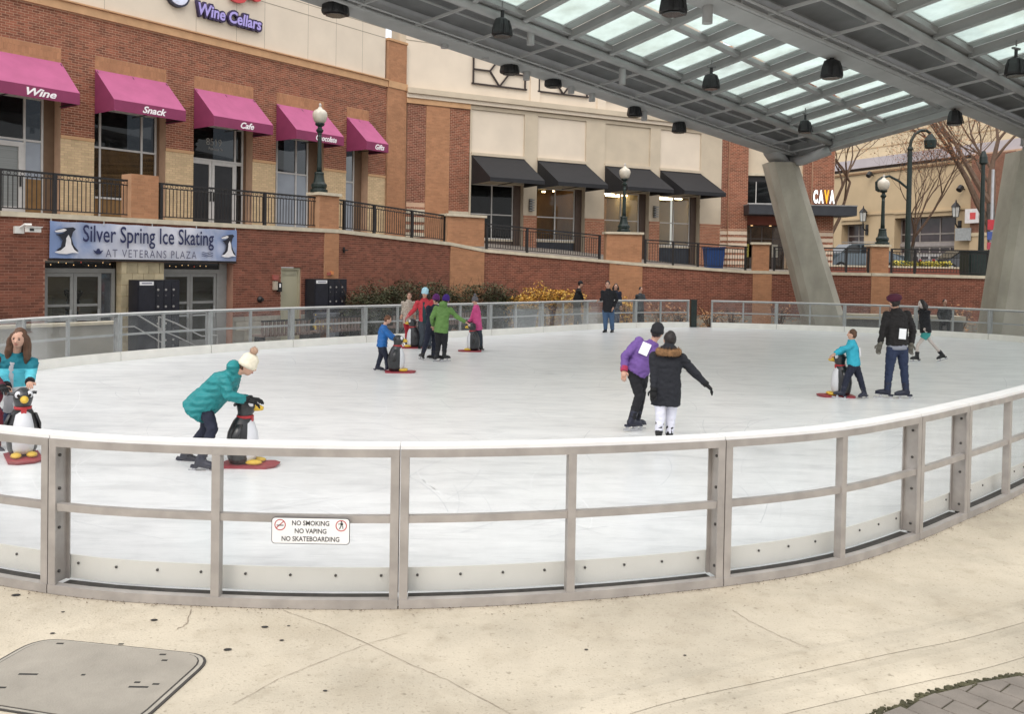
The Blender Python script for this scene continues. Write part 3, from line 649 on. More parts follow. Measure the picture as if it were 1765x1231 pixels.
# ------------------------------------------------------------------ building A: magenta awnings
ba=thing('shop_building','red brick shop building with five magenta awnings and cream upper wall','building',FA.pt(0,0,3.4))
OA=[(-1.9,1.88),(2.91,5.31),(6.34,8.73),(9.75,12.02),(13.19,14.39)]
hA=[(a,b,3.40,7.35) for a,b in OA]; pan=[(a,b,8.12,8.52) for a,b in OA]
m_=MB(); wall_with_holes(m_,FA,-7,15.38,-.75,0,2.2,9.70,hA); m_.build('wall_core',mortar(),ba)
bricks(FA,-7,15.38,5.94,9.69,hA+pan,seed=11).build('brickwork',red_brick(),ba,kind='stuff')
bricks(FA,-7,15.38,3.4,5.84,hA,seed=12,proud=.006).build('brickwork',cream_brick(),ba,kind='stuff',label='cream brick lower piers')
bm=MB(); cc=[-7]+[x for o in OA for x in o]+[15.38]
for a,b in zip(cc[::2],cc[1::2]): FA.B('belt_course',orange_st(),ba,a,b,.0,.03,5.84,5.94)
for a,b in OA:
    FA.B('lintel_panel',mortar_or(),ba,a,b,.0,.004,8.10,8.54); bricks(FA,a,b,8.11,8.53,o=.004,seed=int(a*9),bw=.1,bh=.2,j=.006,proud=.004).build('brickwork',orange_brick(),ba,kind='stuff')
FA.B('cornice',orange_st(),ba,-7,15.38,-.2,.10,9.70,9.96); FA.B('cornice_lip',orange_st(),ba,-7,15.38,-.2,.16,9.965,10.01)
FA.B('upper_wall',stucco(),ba,-7,15.30,-.75,-.02,10.012,16.5)
jt=mat('stucco joint',(.30,.26,.20),.9)
for s in (3.2,6.4,8.0,9.2,11.2,12.6,14.0): FA.B('control_joint',jt,ba,s,s+.012,-.02,-.018,10.02,16.4)
for z in (11.75,12.15): FA.B('control_joint',jt,ba,8.3,15.29,-.0178,-.016,z,z+.025)
mag=mat('magenta awning canvas',(.41,.10,.21),.75,.07,2,.5,7); mag_shade=mat('magenta awning shaded valance',(.22,.032,.09),.75,.06,3,.12,300)  # valance and sides darker than the top: their shade is put into the colour
white_l=mat('white lettering',(.85,.80,.80),.6)
def awning(fr,par,a,b,zt,zv,zb,o,top_m,side_m,label=None,txt=None,tw=.7,tpos=.5,ts=.22):
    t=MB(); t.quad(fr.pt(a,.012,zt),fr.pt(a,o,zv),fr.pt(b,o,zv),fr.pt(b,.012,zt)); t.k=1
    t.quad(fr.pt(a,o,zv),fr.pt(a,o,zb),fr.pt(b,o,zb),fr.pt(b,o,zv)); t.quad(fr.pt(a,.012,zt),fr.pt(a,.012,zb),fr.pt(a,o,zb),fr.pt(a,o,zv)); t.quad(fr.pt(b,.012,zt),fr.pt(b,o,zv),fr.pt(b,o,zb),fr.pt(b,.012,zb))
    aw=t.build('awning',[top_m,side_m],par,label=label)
    f=MB()
    for s in (a+.04,(a+b)/2,b-.04):
        f.bar(fr.pt(s,.05,zt-.05),fr.pt(s,o-.03,zv-.03),.03,.03); f.bar(fr.pt(s,.05,zb+.05),fr.pt(s,o-.03,zb+.05),.03,.03)
    for z in (zb+.03,): f.bar(fr.pt(a+.02,o-.03,z),fr.pt(b-.02,o-.03,z),.035,.035)
    f.build('awning_frame',black_metal(),aw)
    if txt: text_on('lettering',txt,ts,white_l,aw,fr.pt(a+(b-a)*tpos,o+.006,(zv+zb)/2),fr.d,Vector((0,0,1)),.003,width=tw,height=ts,shear=.35,bold=.006)
for (a,b),tx,tw,tp in zip(OA,('Wine','Snack','Cafe','Chocolate','Gifts'),(.82,.80,.54,1.0,.5),(.715,.55,.55,.62,.6)):
    awning(FA,ba,a,b,8.11,7.06,6.72,1.2,mag,mag_shade,'magenta awning lettered '+tx,tx,tw,tp)
    # reveals in cream / brown are the core; windows
def window(fr,par,a,b,z0,z1,cols,rows,o,gl,fm,fw=.06,low=None,label=None):
    """frame > panes; cols, rows are the interior divisions (absolute)"""
    w_=MB(); xs_=[a]+list(cols)+[b]; zs_=[z0]+list(rows)+[z1]
    for i,x in enumerate(xs_):
        x0=x if i==0 else (x-fw if i==len(xs_)-1 else x-fw/2); fr.box(w_,x0,x0+fw,o-.04,o+.04,z0,z1)
    for i,z in enumerate(zs_):
        q=z if i==0 else (z-fw if i==len(zs_)-1 else z-fw/2)
        for p,r in zip(xs_,xs_[1:]): fr.box(w_,p+fw*.5+(fw*.5 if p==a else 0),r-fw*.5-(fw*.5 if r==b else 0),o-.038,o+.038,q,q+fw)
    W_=w_.build('window',fm,par,label=label)
    for i,(p,r) in enumerate(zip(xs_,xs_[1:])):
        for j,(c,d) in enumerate(zip(zs_,zs_[1:])):
            g=gl if low is None or j>0 else low
            fr.B('pane',g,W_,p+fw/2,r-fw/2,o-.012,o-.004,c+fw/2,d-fw/2)
    return W_
paper=mat('papered shop glass',(.30,.33,.37),.25,.10,1.5,spec=.6); wood_sp=mat('brown spandrel panel',(.22,.12,.04),.6,.15,5)
Z0=3.42
window(FA,ba,-1.9,1.56,Z0,7.0,(-.3,1.02),(5.70,),-.45,glass_dk,frame_w(),low=paper)
FA.B('spandrel',wood_sp,ba,1.05,1.5,-.44,-.405,3.5,4.55)
dm=MB(); FA.box(dm,.0,.14,-.44,-.36,3.42,5.62);FA.box(dm,.84,.98,-.44,-.36,3.42,5.62);FA.box(dm,.14,.84,-.44,-.36,5.48,5.62);FA.box(dm,.14,.84,-.44,-.36,3.42,3.7); D=dm.build('door',frame_w(),ba,label='silver framed glass door'); FA.B('pane',mat('slatted blind behind glass',(.24,.25,.24),.3,.2,1,stretch=(.1,.1,30)),D,.14,.84,-.42,-.415,3.7,5.48); FA.B('handle',black_metal(),D,.86,.9,-.35,-.3,4.3,4.6)
window(FA,ba,2.91,5.22,Z0,7.0,(3.30,4.70),(5.75,4.15),-.45,glass_dk,frame_w(),low=wood_sp)
FA.B('blind',paper,ba,2.97,5.16,-.52,-.50,4.2,5.72)
window(FA,ba,6.34,8.62,5.74,7.0,(8.28,),(),-.45,glass_dk,frame_w())
window(FA,ba,8.28,8.62,Z0,5.735,(),(),-.452,glass_dk,frame_w())
text_on('lettering','8519',.26,mat('pale vinyl numerals',(.40,.40,.38),.6),ba,FA.pt(7.42,-.44,6.42),FA.d,Vector((0,0,1)),.001,width=.62,height=.25); text_on('lettering','Fenton St',.1,mat('pale vinyl numerals'),ba,FA.pt(7.5,-.44,6.18),FA.d,Vector((0,0,1)),.001,width=.58,height=.10)
blackd=mat('blacked out door glass',(.02,.02,.022),.35,.2,2)
for a,b in ((6.40,7.30),(7.32,8.26)):
    d=MB(); fw=.10; FA.box(d,a,a+fw,-.46,-.38,Z0,5.73);FA.box(d,b-fw,b,-.46,-.38,Z0,5.73);FA.box(d,a+fw,b-fw,-.46,-.38,5.60,5.73);FA.box(d,a+fw,b-fw,-.46,-.38,Z0,Z0+.12); D=d.build('door',frame_w(),ba); FA.B('pane',blackd,D,a+fw,b-fw,-.43,-.41,Z0+.12,5.60)
    x=b-.06 if a<7 else a+.05; FA.B('handle',black_metal(),D,x-.015,x+.015,-.379,-.33,4.3,4.6)
window(FA,ba,9.75,11.6,Z0,7.0,(10.12,11.02),(5.62,),-.45,glass_dk,frame_w(),low=paper)
window(FA,ba,13.19,14.0,Z0,7.0,(13.3,),(5.55,),-.45,glass_dk,frame_w(),low=paper)
for (a,b),e in zip(OA,(1.56,5.22,8.62,11.6,14.0)):
    if b-e>.05: FA.B('reveal_panel',mat('brown reveal panel',(.16,.10,.06),.7),ba,e,b,-.47,-.40,Z0,7.35)
    FA.B('interior',dark_in,ba,a,b,-2.6,-2.5,3.3,7.4); FA.B('interior_floor',dark_in,ba,a-.3,b+.3,-2.5,-.76,3.30,3.40); FA.B('head_panel',mat('olive head panel',(.20,.17,.12),.7),ba,a,b,-.5,-.38,7.0,7.35)
# corner pilaster of orange brick
FA.B('pilaster_core',mortar_or(),ba,15.385,16.48,-.75,.10,2.2,9.70); bricks(FA,15.385,16.48,3.3,9.69,o=.10,seed=21,proud=.003,j=.006).build('brickwork',orange_brick(),ba,kind='stuff')
FA.B('cornice',orange_st(),ba,15.385,16.5,-.75,.14,9.705,9.99); FA.B('pilaster_core',mortar_or(),ba,15.385,16.48,-.75,.08,9.995,11.68); bricks(FA,15.385,16.48,10.0,11.66,o=.08,seed=22,proud=.003,j=.006).build('brickwork',orange_brick(),ba,kind='stuff'); FA.B('pilaster_cap',orange_st(),ba,15.35,16.5,-.78,.13,11.685,11.78)
# channel letter sign on the upper wall
purple=mat('purple sign face',(.36,.30,.62),.4,.1,20,emit=.12); pdk=mat('dark purple channel',(.035,.02,.07),.4)
p0=FA.sz(336,12)[0]; p1=FA.sz(447,38)[0]; zc=(FA.sz(336,16)[1]+FA.sz(447,42)[1])/2
sgn=thing('shop_sign','purple blackletter sign reading Wine Cellars on the cream upper wall','sign',FA.pt((p0+p1)/2,0,zc))
text_on('channel_back','Wine Cellars',.5,pdk,sgn,FA.pt((p0+p1)/2,.07,zc),FA.d,Vector((0,0,1)),.06,width=p1-p0+.08,height=.56,shear=.15,bold=.055)
text_on('lettering','Wine Cellars',.5,purple,sgn,FA.pt((p0+p1)/2,.145,zc),FA.d,Vector((0,0,1)),.008,width=p1-p0-.06,height=.42,shear=.15,bold=.012)
rd=mat('red sign face',(.55,.05,.05),.35,.1,20); s2=thing('shop_sign_upper','red script letters above the purple sign, cut by the top of the photo','sign',FA.pt(8,0,11.9)); s_,z_=FA.sz(420,-6)
text_on('lettering','ga',.9,rd,s2,FA.pt(s_,.10,z_+.10),FA.d,Vector((0,0,1)),.05,width=1.35,height=.85,shear=.3,bold=.04)
s_,z_=FA.sz(303,-9); s3=thing('round_sign','white round sign with dark rim cut by the top of the photo','sign',FA.pt(s_,0,z_)); MB().lathe([(0,.42),(.16,.42)],FA.pt(s_,.0,z_),20,FA.n).build('rim',mat('dark sign rim',(.03,.03,.05),.4),s3); MB().lathe([(.161,.36),(.18,.35)],FA.pt(s_,.0,z_),20,FA.n).build('face',mat('white sign plastic',(.7,.72,.85),.3),s3)
# ------------------------------------------------------------------ building C: black awnings
bc=thing('store_building','cream stucco store building with four black awnings and lit windows','building',FC.pt(8,0,2.6))
OC=[(3.10,5.80),(6.50,9.17),(10.27,12.97),(13.60,16.2)]
hC=[(a,b,2.0,5.95) for a,b in OC]
m_=MB(); wall_with_holes(m_,FC,3.02,17.6,-.6,0,1.5,9.42,hC+[(a,b,7.3,9.25) for a,b in OC]); m_.build('wall_core',stucco2(),bc)
for a,b in OC: FC.B('infill_panel',stucco() if a<9.5 or a>13 else stucco2(),bc,a,b,-.5,-.07,7.31,9.24)
m_=MB()
for a,b in OC: FC.box(m_,a-.02,b+.02,.002,.06,7.17,7.30)
m_.build('sill_band',stucco2(),bc)
FC.B('brick_core',mortar(),bc,.02,3.0,-.5,-.01,2.5,9.2)
bricks(FC,.02,.88,4.9,9.19,o=-.01,seed=31).build('brickwork',dark_brick(),bc,kind='stuff'); bricks(FC,2.02,3.0,4.5,9.19,o=-.01,seed=32).build('brickwork',red_brick(),bc,kind='stuff')
FC.B('orange_core',mortar_or(),bc,.89,2.01,-.2,.03,2.5,9.2); bricks(FC,.89,2.01,2.8,9.19,o=.03,seed=33,proud=.003,j=.006).build('brickwork',orange_brick(),bc,kind='stuff')
stb=MB(); 
for a,b in ((.02,.88),(2.02,3.0)):
    for k in range(6):
        FC.box(stb,a,b,-.01,.02+.0*k,2.7+k*.34,2.7+k*.34+.20)
stb.build('stone_stripe',capstone(),bc); bricks(FC,.02,.88,2.7,4.7,o=-.0095,seed=34,proud=.003).build('brickwork',red_brick(),bc,kind='stuff')
FC.B('cornice',orange_st(),bc,-.05,3.0,-.3,.08,9.21,9.44); FC.B('ledge_low',stucco(),bc,-.05,17.8,-.3,.14,9.445,9.62); FC.B('ledge_top',stucco2(),bc,-.05,17.8,-.3,.24,9.625,9.86)
FC.B('upper_wall',stucco(),bc,-.05,17.6,-1.2,-.12,9.865,15.5); FC.B('end_return',stucco2(),bc,-.35,-.052,-1.2,-.12,9.865,12.6)
for s in (2.95,6.0,9.7,13.2): FC.B('upper_pilaster',stucco(),bc,s+.1,s+.6,-.12,-.04,9.865,12.2) if s>3 else None
FC.B('control_joint',jt,bc,-.05,3.6,-.119,-.115,11.95,11.99)
tre=mat('dark brown trellis bar',(.035,.022,.018),.5)
for a in (3.16,6.55,10.3):
    b=a+2.65; z0,z1=10.42,11.72; t=thing('wall_trellis','dark diamond pattern metal trellis on cream wall above '+{3.16:'the leftmost black awning',6.55:'the second black awning',10.3:'the third black awning'}[a],'trellis',FC.pt((a+b)/2,-.1,z0),group='wall trellises'); mx,mz=(a+b)/2,(z0+z1)/2
    q=lambda s,z:FC.pt(s,-.06,z)
    for A_,B_ in (((a-.08,z0),(b+.1,z0)),((a-.08,z1),(b+.1,z1)),((a,z0),(a,z1)),((b,z0),(b,z1)),((mx,z0),(mx-.5,mz)),((mx,z0),(mx+.5,mz)),((mx,z1),(mx-.5,mz)),((mx,z1),(mx+.5,mz)),((a,mz),(mx-.5,mz)),((mx+.5,mz),(b,mz))):
        MB().bar(q(*A_),q(*B_),.07,.06,FC.n).build('bar',tre,t)
bkc=mat('black awning canvas',(.014,.014,.016),.7,.12,3,.5,7)
for a,b in OC: awning(FC,bc,a,b,7.16,6.02,5.84,2.0,bkc,bkc,label='black canvas awning')
rb=MB(); rbm=MB()
for a,b in ((5.80,6.50),(9.17,10.27),(12.97,13.60),(16.2,17.55)):
    FC.B('pier_base',mortar(),bc,a,b,.0,.035,2.2,4.45); x=bricks(FC,a,b,2.3,4.44,o=.035,seed=int(a*7),proud=.004); q=len(rb.v); rb.v+=x.v; rb.f+=[tuple(t+q for t in f) for f in x.f]; rb.m+=x.m
    FC.B('stone_cap',mat('terracotta band',(.36,.17,.10),.8),bc,a,b,.0,.06,4.452,4.56)
rb.build('brickwork',mat('pinkish brick',(.34,.135,.075),.85,.1,3,.2,60,island=.15),bc,kind='stuff')
warmwood=mat('warm lit wood panel',(.50,.30,.12),.6,.12,1.5,stretch=(1,1,.2)); warmwall=mat('warm painted wall',(.50,.42,.28),.8,.08,1)
lampm=mat('fluorescent tube',(1,.82,.55),.4,0,emit=14); spotm=mat('halogen spot',(1,.72,.4),.4,0,emit=25)
for k,(a,b) in enumerate(OC):
    zf=(3.42,3.45,3.40,3.36)[k]; mid=a+(b-a)*.46
    gl=glass_dk if k==0 else glass_cl
    window(FC,bc,a,b-.35,zf,5.93,(mid,),(4.55,),-.42,gl,frame_w(),fw=.05)
    FC.B('jamb_panel',mat('dark brown jamb',(.09,.06,.045),.6),bc,b-.349,b,-.46,-.3,2.1,5.95)
    FC.B('window_sill',capstone(),bc,a,b-.35,-.5,-.36,zf-.09,zf-.002); FC.B('stall_riser',mat('slate stall riser',(.03,.035,.045),.6) if k in(1,3) else mat('brown stall riser',(.10,.07,.055),.8),bc,a,b-.35,-.46,-.40,2.0,zf-.092)
    FC.B('interior_back',[dark_in,warmwood,warmwood,warmwall][k],bc,a-1,b+1,-3.6-.4*(k==3),-3.4-.4*(k==3),2.2,6.1); FC.B('interior_floor',mat('shop floor',(.18,.12,.07),.4),bc,a-.9,b+.9,-3.4,-.61,2.3,zf-.3); FC.B('interior_ceiling',[dark_in,warmwall,warmwall,warmwall][k],bc,a-1,b+1,-3.7,-.61,6.06,6.2)
    for s in (a-.95,b+.85): FC.B('interior_side',[dark_in,warmwall,warmwood,warmwall][k],bc,s,s+.1,-3.4,-.61,2.4,6.05)
    if k: 
        for q,(s,o) in enumerate(((a+.5,-1.3),(a+1.5,-2.2),(b-.9,-1.6))):
            lm=MB(); FC.box(lm,s,s+(.9 if k!=1 else .12),o,o+.12,5.90,5.96); lm.build('shop_lamp',lampm if k!=1 else spotm,bc)
FC.B('banner_frame',black_metal(),bc,6.2,6.21,-.1,-.09,2.5,2.52)
for s in (6.17,13.3):
    t=thing('wall_lamp','ribbed grey wall lamp on the pilaster '+('between the first and second black awnings' if s<8 else 'between the third and fourth black awnings'),'wall lamp',FC.pt(s,.0,5.0),group='ribbed wall lamps')
    FC.B('back_plate',mat('dark lamp grey',(.10,.10,.10),.5),t,s-.08,s+.08,.004,.05,4.75,5.35)
    for k in range(5): FC.B('rib',mat('lamp rib',(.28,.28,.27),.4,metal=.5),t,s-.12,s+.12,.052,.20,4.78+k*.12,4.78+k*.12+.06)
# ------------------------------------------------------------------ D: brick restaurant corner
bd=thing('restaurant_building','red brick restaurant front with dark canopy and lit CAVA sign','building',FD.pt(3,0,2.1))
def fs(x,y): return FD.sz(x,y)[0]
d0,d1,d2,d3=fs(1234,300),fs(1287,300),fs(1384,250),fs(1434,300)
for a,b,o in ((d0,d0+.62,.1),(d0+.62,d1,.25),(d2,d2+.45,.1),(d2+.45,d3,.3)):
    FD.B('pier_core',mortar(),bd,a,b,-1.5,o,1.5,14); bricks(FD,a,b,4.35,13.5,o=o,seed=int(a*13+50)).build('brickwork',dark_brick() if o==.1 else red_brick(),bd,kind='stuff')
    for k in range(7): FD.B('stone_stripe',mat('cream stone stripe',(.62,.50,.38),.8,.06,4),bd,a,b,o,o+.03,2.15+k*.315,2.15+k*.315+.19)
    bricks(FD,a,b,2.1,4.3,o=o-.004,seed=int(a*5+9)).build('brickwork',red_brick(),bd,kind='stuff')
FD.B('upper_panel',stucco2(),bd,d1,d2,-.8,-.05,7.35,14); FD.B('panel_sill',capstone(),bd,d1,d2,-.3,.05,7.2,7.345)
window(FD,bd,d1,d2,5.72,7.2,(d1+.55,d1+1.6,d1+2.3),(),-.2,glass_dk,frame_w(),fw=.04)
FD.B('window_head',black_metal(),bd,d1,d2,-.25,-.15,6.9,7.19)
FD.B('back_wall',dark_in,bd,d1,d2,-3,-2.9,2,7.3)
FD.B('side_return',mortar(),bd,d3,d3+.02,-9,.3,1.5,14); 
FD.B('canopy',mat('charcoal canopy edge',(.03,.032,.038),.5),bd,d1-.2,d3+.85,-.19,1.3,5.08,5.56); FD.B('canopy_lip',mat('grey canopy lip',(.22,.22,.22),.5),bd,d1-.22,d3+.87,-.18,1.32,5.565,5.62)
xs0,zs0=FD.sz(1400,343,1.2); xs1,_=FD.sz(1438,343,1.2); cw=mat('lit white letter',(1,.98,.95),.4,0,emit=1.1); co=mat('lit orange letter',(.95,.42,.03),.4,0,emit=.6); cbk=mat('letter side',(.06,.06,.06),.5)
cs=thing('restaurant_sign','lit channel letters reading CAVA with an orange V on the dark canopy','sign',FD.pt((xs0+xs1)/2,1.2,5.62))
for k,ch in enumerate('CAVA'):
    x=xs0+(xs1-xs0)*(k+.5)/4; w_=(xs1-xs0)/4*(.9 if k==0 else 1.02)
    text_on('letter_side',ch,.7,cbk,cs,FD.pt(x,1.17,6.04),FD.d,Vector((0,0,1)),.05,width=w_,height=.74,bold=.035); text_on('letter',ch,.7,co if k==2 else cw,cs,FD.pt(x,1.235,6.04),FD.d,Vector((0,0,1)),.006,width=w_-.03,height=.70,bold=.035,label='orange V' if k==2 else None)
window(FD,bd,d1,d2,2.1,4.6,(d1+.6,d1+1.2,d1+1.8,d1+2.4),(3.9,),-1.2,glass_cl,mat('bronze frame',(.12,.10,.09),.5),fw=.06); FD.B('soffit',mat('red brown soffit',(.2,.06,.04),.7),bd,d1,d2,-1.3,-.195,4.62,5.07); FD.B('interior_wall',mat('restaurant interior',(.20,.13,.10),.8,.3,3),bd,d1,d2,-2.9,-2.85,2,4.6)
for x in (d1+.5,d1+1.5,d1+2.4): FD.B('ceiling_lamp',warm,bd,x,x+.1,-.9,-.8,4.58,4.61)
for x,c in ((d1+.35,(.55,.5,.1)),(d1+.5,(.6,.6,.58)),(d1+1.0,(.6,.6,.58)),(d1+1.75,(.5,.48,.4))): FD.B('poster',mat('poster %d'%int(x*10),c,.6,.2,9),bd,x,x+.32,-1.15,-1.14,2.9,3.6)
# ------------------------------------------------------------------ E: tan building across the street
be=thing('theatre_building','tan building across the street with brown glazed doors and wall lanterns','building',FE.pt(6,0,2.1))
tan=mat('tan stucco',(.53,.40,.245),.9,.06,.6,.2,90,stain=.08); tan2=mat('pale yellow stucco',(.60,.49,.325),.9,.06,.7,.2,90,stain=.1); brownf=mat('brown grey curtain frame',(.30,.26,.23),.5)
eS=lambda x,y:FE.sz(x,y)[0]
e1,e2=eS(1450,400),eS(1489,400); e3,e4=eS(1541,400),eS(1645,400); e5,e6=eS(1678,300),eS(1706,300)
def lobedark(): return mat('dark glazing',(.045,.03,.032),.2,.3,1.5,spec=.7)
HE=[(e1,e2,2,5.9),(e3,e4,2,6.2)]
m_=MB(); wall_with_holes(m_,FE,-10,e5,-1,0,1.5,10.0,HE); m_.build('wall_core',tan,be)
FE.B('brick_end',mortar(),be,e5+.01,e6+4,-1,.25,4.9,10.2); bricks(FE,e5+.01,e6+2,4.95,10.1,o=.25,seed=77).build('brickwork',mat('brown brick',(.20,.085,.055),.85,.12,2,.2,60,island=.2),be,kind='stuff'); FE.B('brick_end',tan,be,e5+.01,e6+4,-1,.25,1.5,4.7); FE.B('belt_course',tan2,be,e5,e6+4,-1,.3,4.705,4.945)
FE.B('string_course',mat('brown string course',(.24,.14,.07),.7),be,-10,e5,.001,.10,9.72,9.86); FE.B('parapet',mat('lilac grey parapet',(.50,.45,.46),.8,.05,1),be,-10,e6+6,-2.5,.15,10.21,10.9)
FE.B('upper_storey',tan2,be,-14,e6+12,-6,-2.6,10,22)
for z in range(11): FE.B('course_line',mat('tan course',(.45,.33,.2),.9),be,-14,e6+12,-2.6,-2.56,11.2+z*.9,11.26+z*.9)
m_=MB()
for a,b,c in ((-10,e1,0),(e2,e3,0),(e4,e5,0)): FE.box(m_,a,b,.002,.09,6.55,6.68); 
for a,b,z in ((e1,e2,5.95),(e3,e4,6.25)): FE.box(m_,a,b,.002,.12,z+.25,z+.4)
m_.build('moulding',tan,be)
m_=MB()
for a,b in ((-10,e1),(e2,e3),(e4,e5)): FE.box(m_,a,b,.002,.06,2.1,2.9)
m_.build('plinth',tan2,be)
for a,b,zt in ((e1,e2,5.9),(e3,e4,6.2)):
    n_=3 if b-a<3 else 6; window(FE,be,a,b,4.35,zt,[a+(b-a)*k/3 for k in (1,2)] if n_==6 else [(a+b)/2],(5.0,),-.7,lobedark(),brownf,fw=.10)
    FE.B('spandrel_band',mat('grey band',(.34,.30,.28),.6),be,a,b,-.72,-.6,4.1,4.345)
    window(FE,be,a,b,3.55,4.095,[a+(b-a)*k/n_ for k in range(1,n_)],(),-.7,lobedark(),brownf,fw=.10); window(FE,be,a,b,2.1,3.545,[a+(b-a)*k/n_ for k in range(1,n_)],(),-.7,lobedark(),mat('pale door frame',(.42,.40,.38),.5),fw=.17)
    FE.B('interior',dark_in,be,a,b,-1.6,-1.5,2,6.3); FE.B('reveal_head',black_metal(),be,a,b,-1,-.6,zt,zt+.06)
def lantern(x,y,sc,label):
    s,z=FE.sz(x,y); t=thing('wall_lantern',label,'lantern',FE.pt(s,.0,z),group='theatre wall lanterns'); q=FE.pt(s,.45,z)
    MB().tube([FE.pt(s,.02,z-1.1),FE.pt(s,.25,z-1.25),FE.pt(s,.45,z-1.0),FE.pt(s,.45,z-.62)],.05,6).build('bracket',black_metal(),t); FE.B('wall_plate',black_metal(),t,s-.12,s+.12,.001,.08,z-1.6,z-.8)
    MB().lathe([(-.6,.10),(-.55,.20),(.1,.26),(.12,.27)],q,6).build('lamp_glass',mat('frosted lantern glass',(.55,.55,.52),.3),t); MB().lathe([(.125,.34),(.3,.2),(.45,.06),(.62,.02)],q,6).build('roof',black_metal(),t)
    for k in range(6):
        a=k*PI/3; MB().bar(q+Vector((math.cos(a)*.21,math.sin(a)*.21,-.56)),q+Vector((math.cos(a)*.275,math.sin(a)*.275,.12)),.03,.03).build('cage_bar',black_metal(),t)
lantern(1495,369,1,'black wall lantern right of the narrow window, left of the street lamp'); lantern(1655,360,1,'black wall lantern right of the wide glazed doors')
for x,y in ((1505,302),(1662,326)):
    s,z=FE.sz(x,y); t=thing('flood_spot','small black spot light on the tan wall '+('left of the street lamp' if x<1600 else 'above the right hand lantern'),'spot light',FE.pt(s,0,z),group='small wall spots'); MB().tube([FE.pt(s,.0,z),FE.pt(s,.3,z)],.05,6).build('arm',black_metal(),t); MB().tube([FE.pt(s,.3,z+.15),FE.pt(s,.55,z-.1)],.2,8).build('head',black_metal(),t)
s,z=FE.sz(1683,372); t=thing('blade_sign','small white sign with red centre projecting from the brick wall','sign',FE.pt(s,.3,z)); FE.B('face',mat('white panel',(.72,.68,.66),.5),t,s-.5,s+.5,.4,.5,z-.5,z+.45); FE.B('red_patch',mat('coral red patch',(.65,.08,.08),.5),t,s-.12,s+.3,.501,.51,z-.25,z+.2); FE.B('bracket',black_metal(),t,s-.02,s+.02,.25,.4,z+.3,z+.36)
s,z=FE.sz(1672,402); t=thing('notice_board','grey notice plate on tan wall at far right','sign',FE.pt(s,0,z)); FE.B('plate',mat('grey plate',(.34,.35,.34),.5,.15,8),t,s-.9,s+.3,.3,.34,z-.5,z+.35); FE.B('fixing',black_metal(),t,s-.3,s-.25,.0,.3,z-.1,z)
# ------------------------------------------------------------------ pillars, railings and lamps on the retaining wall
WF=[Fr(a[:2],(b[0]-a[0],b[1]-a[1])) for a,b in zip(WP,WP[1:])]; WLN=[math.hypot(b[0]-a[0],b[1]-a[1]) for a,b in zip(WP,WP[1:])]
def capz(i,s): return WP[i][2]+(WP[i+1][2]-WP[i][2])*s/WLN[i]
def onwall(px,i,o=-.2,z=3.3): return WF[i].sz(px,420,o)[0]
def pillar(i,s0,s1,top,label,capped=True):
    fr=WF[i]; z0=capz(i,(s0+s1)/2)-.03; t=thing('brick_pillar',label,'pillar',fr.pt((s0+s1)/2,-.2,z0),0,'brick pillars on the retaining wall')
    b=top-(.10 if capped else 0); fr.B('core',mortar_or(),t,s0,s1,-.52,.02,z0,b); bricks(fr,s0,s1,z0+.03,b,o=.02,seed=int(px_seed(s0)),proud=.003,j=.007).build('brickwork',orange_brick(),t,kind='stuff')
    side=Fr(fr.pt(s1,.02,0)[:2],(-fr.n.x,-fr.n.y)); 
    if capped: fr.B('cap',capstone(),t,s0-.07,s1+.07,-.6,.10,b+.001,top)
    return t
def px_seed(s): return abs(int(s*31))+3
PX=[(1,225,272,4.60,'orange brick pillar without lamp above the banner'),(1,549,583,4.60,'orange brick pillar carrying the left globe lamp'),(3,770,834,4.25,'wide orange brick pillar right of the magenta shops'),(5,1045,1106,3.78,'wide orange brick pillar carrying the middle globe lamp'),(7,1297,1326,3.44,'orange brick pillar beside the restaurant doors'),(8,1502,1532,3.41,'orange brick pillar carrying the right globe lamp')]
PIL=[]
for i,a,b,z,l in PX:
    s0=onwall(a,i,.02);s1=onwall(b,i,.02); PIL.append((pillar(i,s0,s1,z,l,i!=1 or a>500),i,s0,s1,z))
def railing(i,s0,s1,posts,label,i2=None):
    fr=WF[i]; t=thing('railing',label,'railing',fr.pt((s0+s1)/2,-.2,capz(i,(s0+s1)/2)),0,'black railings on the retaining wall'); o=-.2
    P0=lambda s,z:fr.pt(s,o,capz(i,s)+z)
    for z,h,n in ((1.06,.055,'top_rail'),(.93,.03,'rail'),(.10,.03,'rail')):
        MB().bar(P0(s0,z),P0(s1,z),.05,h).build(n,black_metal(),t)
    for s in posts: MB().hexa([P0(s-.045,.002)+fr.n*.045,P0(s+.045,.002)+fr.n*.045,P0(s+.045,.002)-fr.n*.045,P0(s-.045,.002)-fr.n*.045][::-1],[P0(s-.045,1.08)+fr.n*.045,P0(s+.045,1.08)+fr.n*.045,P0(s+.045,1.08)-fr.n*.045,P0(s-.045,1.08)-fr.n*.045][::-1]).build('post',black_metal(),t)
    mb=MB(); n=int((s1-s0)/.115)
    for k in range(1,n):
        s=s0+(s1-s0)*k/n; mb.bar(P0(s,.1),P0(s,.93),.018,.018,fr.d)
    mb.build('balusters',black_metal(),t,kind='stuff')
    mb=MB(); n=int((s1-s0)/.16)
    for k in range(n):       # small ring ornaments between the two top rails
        s=s0+(s1-s0)*(k+.5)/n; c=P0(s,.99); pts=[c+fr.d*math.cos(a)*.045+Vector((0,0,math.sin(a)*.045)) for a in np.linspace(0,2*PI,9)]
        for p,q in zip(pts,pts[1:]): mb.bar(p,q,.012,.012,fr.n)
    if i<=2: mb.build('ring_ornaments',black_metal(),t,kind='stuff')
ow=onwall
railing(0,0,WLN[0]-.02,(.1,),'black railing at far left running out of the photo') 
